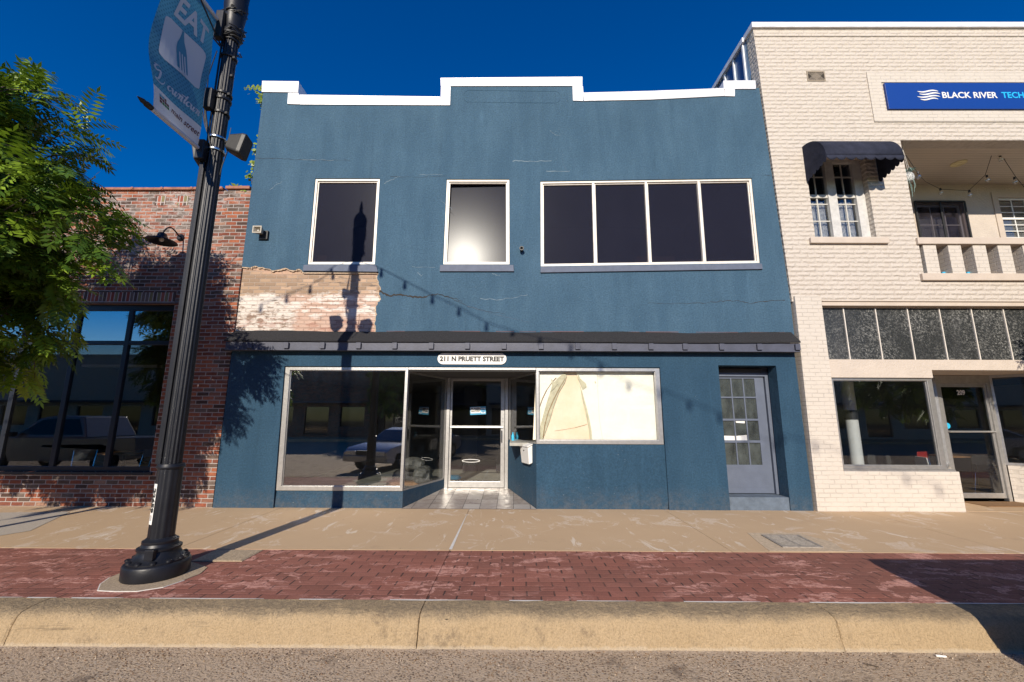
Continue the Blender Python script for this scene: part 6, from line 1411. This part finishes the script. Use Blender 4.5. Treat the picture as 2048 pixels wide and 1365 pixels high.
for (px, py, lab) in ((466,372,'small weed growing on the brick coping left of the corner'),(492,378,'small weed growing on the brick pilaster top beside the blue wall')):
    x, z = W(px, py+6, 8.1); wd_ = thing('coping_weed', (x, 8.12, z), lab, 'weed', 'weeds on the brick coping'); lv = []
    for k in range(26):
        c = Vector((x+rnd.gauss(0,0.06), 8.1+rnd.uniform(-0.05,0.1), z+abs(rnd.gauss(0,0.06)))); s_ = rnd.uniform(0.02,0.045); u_ = Vector((rnd.uniform(-1,1),-0.3,rnd.uniform(-0.2,1))).normalized(); v_ = Vector((u_.z,0,-u_.x))
        lv.append(([c+u_*s_, c+v_*s_*0.5, c-u_*s_, c-v_*s_*0.5], rnd.random()))
    leaf_mesh('leaves', M['vine'], lv, wd_)

# ------------------------------------------------------------ festoon lights over the street (outside the frame, their shadow falls on the walls)
def festoon(spts, ts, label):
    r = thing('festoon_lights', (LX, LY, 6.5), label, 'string lights', 'festoon lights over the street'); S = []
    for (px, py), t in zip(spts, ts):
        x, z = W(px, py, YU); S.append(Vector((x, YU, z)) - Vector((0.165, 1.0, -0.485))*t)
    mb = MB(); mb.tube(S, 0.010, 6); mb.build('wire', M['plastic'], r)
    for p in S[1:]: 
        MB().lathe([(0.025,0.0),(0.028,-0.06),(0.025,-0.065),(0.038,-0.10),(0.042,-0.14),(0.025,-0.18),(0.005,-0.19)], p, 10).build('bulb', M['plastic'], r)
    return r
sp_r = [(700,514),(763,538),(810,562),(865,591),(918,615),(973,645),(1026,662),(1082,684),(1142,701),(1201,729),(1258,757),(1318,780),(1377,803),(1438,828),(1500,850),(1562,870),(1625,888),(1716,922),(1806,952),(1871,973)]
festoon(sp_r, [3.3,5.6]+[6.6+i*0.8 for i in range(len(sp_r)-2)], 'festoon light string running from the lamp post across the street to the right')
sp_l = [(700,514),(665,540),(619,568),(572,587),(520,606)]
festoon(sp_l, [3.3,5.2,6.4,7.6,8.8], 'short festoon light string running from the lamp post to the left')

# ------------------------------------------------------------ litter on the road
def litter(px, py, L, a, label, mat, cat, name, w_=0.008):
    x, y = G(px, py, -0.24); o_ = MB().tube([(x,y,-0.232),(x+L*math.cos(a),y+L*math.sin(a),-0.232)], w_, 8).build(name, M[mat], None); tag(o_, label, cat)
litter(1872, 1314, 0.07, -0.2, 'white cigarette butt on the road near the lower right shadow', 'signw', 'cigarette butt', 'cigarette_butt')
litter(1728, 1330, 0.09, -0.5, 'small dark twig on the road left of the cigarette butt', 'bark', 'twig', 'twig', 0.005)
rnd = random.Random(21); gv = []
for k in range(1800):
    x = rnd.uniform(-5, 5); y = 3.86-abs(rnd.gauss(0,0.2)); s_ = rnd.uniform(0.003,0.012); z = -0.24; a = rnd.uniform(0,3)
    c = Vector((x,y,z)); u_ = Vector((math.cos(a),math.sin(a),0))*s_; v_ = Vector((-math.sin(a),math.cos(a),0))*s_*0.7; t_ = Vector((0,0,s_*0.8))
    gv += [([c+u_, c+v_, c+t_], rnd.random()), ([c+v_, c-u_, c+t_], rnd.random()), ([c-u_, c-v_, c+t_], rnd.random()), ([c-v_, c+u_, c+t_], rnd.random())]
mg = NT('grit'); at_ = mg.n('Attribute'); at_.attribute_name = 'tone'; mg.fin(mg.ramp(at_.outputs['Fac'], [(0,(0.05,0.035,0.025)),(0.4,(0.16,0.09,0.045)),(0.7,(0.28,0.20,0.12)),(1,(0.45,0.38,0.3))]), 0.9)
o_ = leaf_mesh('gutter_grit', mg.m, gv, None); tag(o_, 'loose grit and bits of dry leaf lying along the gutter', 'grit', kind='stuff')

# ------------------------------------------------------------ vehicles outside the frame (seen reflected, or by their shadow)
def make_vehicle(name, label, cat, paint, prof_body, prof_cab, width, wheels, hood_z, wr_=0.36):
    """length along -Y..+Y with the nose at +Y = 0"""
    r = thing(name, (0,0,0), label, cat, 'vehicles parked along the street')
    fnp = lambda a, b, c: (c, a, b); hw = width/2
    b_ = MB(); b_.prism(prof_body, -hw, hw, fn=fnp); b_.build('body', M[paint], r, bevel=0.06, smooth=40)
    n = len(prof_cab); zb_ = min(z for y, z in prof_cab); zt2 = max(z for y, z in prof_cab)
    def cabpt(y, z, sg, k=0.0): return (sg*(hw-0.03-0.16*(z-zb_)/(zt2-zb_)+k), y, z)
    vs = [cabpt(y, z, -1) for y, z in prof_cab]+[cabpt(y, z, 1) for y, z in prof_cab]
    MB().add(vs, [tuple(range(n)), tuple(reversed(range(n, 2*n)))]+[(i, (i+1) % n, n+(i+1) % n, n+i) for i in range(n)]).build('cabin', M[paint], r, bevel=0.04)
    cy_ = sum(y for y, z in prof_cab)/n; cz2 = (zb_+zt2)/2+0.02
    sm = [(cy_+(y-cy_)*0.86, cz2+(z-cz2)*0.72) for y, z in prof_cab]
    for sg in (-1, 1):
        MB().add([cabpt(y, z, sg, sg*0+0.008) for y, z in sm]+[cabpt(y, z, sg, -0.01) for y, z in sm], [tuple(range(n)), tuple(reversed(range(n, 2*n)))]+[(i, (i+1) % n, n+(i+1) % n, n+i) for i in range(n)]).build('side_window', M['glassdk'], r)
    # windscreen: the front sloping face of the cab
    fa, fb = prof_cab[0], prof_cab[1]
    ws = MB(); d_ = 0.012
    def wsp(t, s_): y = fa[0]+(fb[0]-fa[0])*t; z = fa[1]+(fb[1]-fa[1])*t; return (s_*(hw-0.10-0.14*t), y+d_, z+d_*0.5)
    ws.add([wsp(0.1,-1), wsp(0.1,1), wsp(0.92,1), wsp(0.92,-1)], [(0,1,2,3)]); o2 = ws.build('windscreen', M['glassdk'], r, recalc=False); sdd = o2.modifiers.new('thick','SOLIDIFY'); sdd.thickness = 0.008
    for wy in wheels:
        for sg in (-1, 1):
            tyre = MB().lathe([(wr_*0.62,-0.11),(wr_*0.95,-0.115),(wr_,-0.08),(wr_,0.08),(wr_*0.95,0.115),(wr_*0.62,0.11)], (sg*(hw-0.10), wy, wr_), 28, axis='x').build('wheel', M['rubber'], r, smooth=40)
            MB().lathe([(wr_*0.6,-0.118),(wr_*0.6,0.118)], (sg*(hw-0.10), wy, wr_), 20, axis='x').build('rim', M['brushed'], tyre)
    for sg in (-1, 1):
        MB().box(sg*(hw-0.30)-0.2, sg*(hw-0.30)+0.2, -0.06, 0.035, hood_z-0.32, hood_z-0.16).build('headlight', M['lens'], r, bevel=0.02)
        MB().box(sg*(hw+0.09)-0.08, sg*(hw+0.09)+0.08, fa[0]-0.25, fa[0]-0.12, fa[1]+0.05, fa[1]+0.2).build('mirror', M['plastic'], r, bevel=0.02)
    MB().box(-(hw-0.55), hw-0.55, -0.05, 0.03, hood_z-0.45, hood_z-0.15).build('grille', M['plastic'], r, bevel=0.01)
    MB().box(-hw+0.05, hw-0.05, -0.10, 0.09, 0.38, 0.58).build('bumper', M['brushed'], r, bevel=0.03)
    return r
M['glassdk'] = simple('car_glass', (0.01,0.012,0.015), 0.05, 0.0, spec=1.0)
pk_body = [(0.0,0.40),(0.02,0.95),(-0.15,1.08),(-1.5,1.16),(-2.0,1.16),(-4.0,1.14),(-5.6,1.16),(-5.65,0.5),(-5.2,0.42),(-5.0,0.75),(-4.2,0.75),(-4.0,0.42),(-1.5,0.40),(-1.35,0.72),(-0.55,0.72),(-0.4,0.40)]
pk_cab = [(-1.45,1.14),(-2.15,1.78),(-2.6,1.86),(-3.6,1.84),(-3.95,1.14)]
v1_ = make_vehicle('pickup_truck', 'silver pickup truck parked at the kerb, seen reflected in the brick building windows', 'pickup truck', 'carsilver', pk_body, pk_cab, 1.95, (-0.95,-4.6), 1.05, 0.40)
v1_.location = (-18.0, 1.3, -0.24); v1_.rotation_euler.z = math.radians(90)
v2_ = copy_tree(v1_); v2_.location = (4.80, 3.28, -0.24); v2_.scale = (1, 1, 1.25); v2_.rotation_euler.z = 0; v2_['label'] = 'white pickup truck nose to the kerb, throwing the shadow on the red paving'
for o in bpy.data.objects:
    if o.parent == v2_ and (o.name.startswith('body') or o.name.startswith('cabin')): o.data = o.data.copy(); o.data.materials[0] = M['carwhite']
sd_body = [(0.0,0.35),(0.02,0.68),(-0.2,0.82),(-1.2,0.95),(-1.6,0.97),(-3.6,0.98),(-4.5,0.95),(-4.62,0.5),(-4.2,0.32),(-4.05,0.62),(-3.35,0.62),(-3.2,0.30),(-1.4,0.30),(-1.25,0.62),(-0.55,0.62),(-0.42,0.30)]
sd_cab = [(-1.25,0.94),(-2.0,1.38),(-2.4,1.46),(-3.3,1.42),(-4.1,0.96)]
v3_ = make_vehicle('parked_car', 'dark saloon car parked nose towards the shop, seen reflected in the blue building window', 'car', 'cardark', sd_body, sd_cab, 1.8, (-0.9,-3.7), 0.88, 0.33)
v3_.location = (-5.05, 1.5, -0.24); v3_.rotation_euler.z = math.radians(20)

# ------------------------------------------------------------ across the street (seen in the glass)
def far_building(x0, x1, y, h, mat, label, gable=False):
    r = thing('far_building', ((x0+x1)/2, y, -0.05), label, 'building', 'buildings across the street')
    wins = []; n = max(2, int((x1-x0)/3)); wd_ = (x1-x0)/n
    for k in range(n): a = x0+wd_*k+0.5; wins.append([(a,2.4),(a+wd_-1.0,2.4),(a+wd_-1.0,0.8 if k % 2 else 0.1),(a,0.8 if k % 2 else 0.1)])
    MB().prism([(x0,-0.06),(x1,-0.06),(x1,h),(x0,h)], y-0.3, y, wins).build('front_wall', M[mat], r)
    for q in wins: MB().prism(q, y-0.2, y-0.15).build('window', M['glassdk'], r)
    s_ = MB(); s_.box(x0, x0+0.2, y-10, y-0.302, -0.06, h-0.1); s_.box(x1-0.2, x1, y-10, y-0.302, -0.06, h-0.1); s_.box(x0+0.2, x1-0.2, y-10, y-9.8, -0.06, h-0.1); s_.build('side_wall', M[mat], r)
    if gable: MB().add([(x0-0.3,y+0.3,h),(x1+0.3,y+0.3,h),(x1+0.3,y-10.3,h),(x0-0.3,y-10.3,h),((x0+x1)/2,y+0.3,h+1.8),((x0+x1)/2,y-10.3,h+1.8)], [(0,1,4),(3,5,2),(0,4,5,3),(1,2,5,4),(0,3,2,1)]).build('roof', M['shingle'], r)
    else:
        MB().box(x0+0.2, x1-0.2, y-9.8, y-0.302, h-0.5, h-0.3).build('roof', M['shingle'], r); MB().box(x0-0.05, x1+0.05, y-0.35, y+0.08, h, h+0.2).build('cornice', M['ctrim'], r)
    MB().box(x0+0.3, x1-0.3, y+0.002, y+1.2, 2.7, 2.85).build('canopy', M['fascia'], r)
far_building(-24, -12, -19.5, 6.4, 'brick', 'single storey red brick shop block across the street at the far left')
far_building(-11.6, -3, -20.5, 4.2, 'inwall', 'low grey house with a gable roof across the street', True)
far_building(-2.5, 8, -19.5, 5.6, 'cstucco', 'pale rendered shop block straight across the street')
far_building(8.5, 22, -19.5, 6.0, 'brick', 'tall red brick shop block across the street to the right')
far_building(-60, -24.5, -19.5, 6.6, 'cbrick', 'long cream painted brick block at the far left across the street')
far_building(22.5, 60, -19.5, 6.2, 'cstucco', 'long pale block at the far right across the street')
for i, (x, y, s_) in enumerate(((-9.5,-17.6,1.0),(-6.5,-24,1.5),(-1,-32,1.6),(6,-18,0.9),(13,-18,0.9))):
    c = copy_tree(t1); c.location = (x, y, -0.05); c.scale = (s_, s_, s_); c.rotation_euler.z = i*1.3; c['label'] = ['street tree across the road in front of the grey gable house','large tree behind the grey gable house across the road','tallest tree far behind the pale rendered shop block','small street tree before the pale rendered shop block','small street tree before the right brick block'][i]; c['group'] = 'trees across the street'
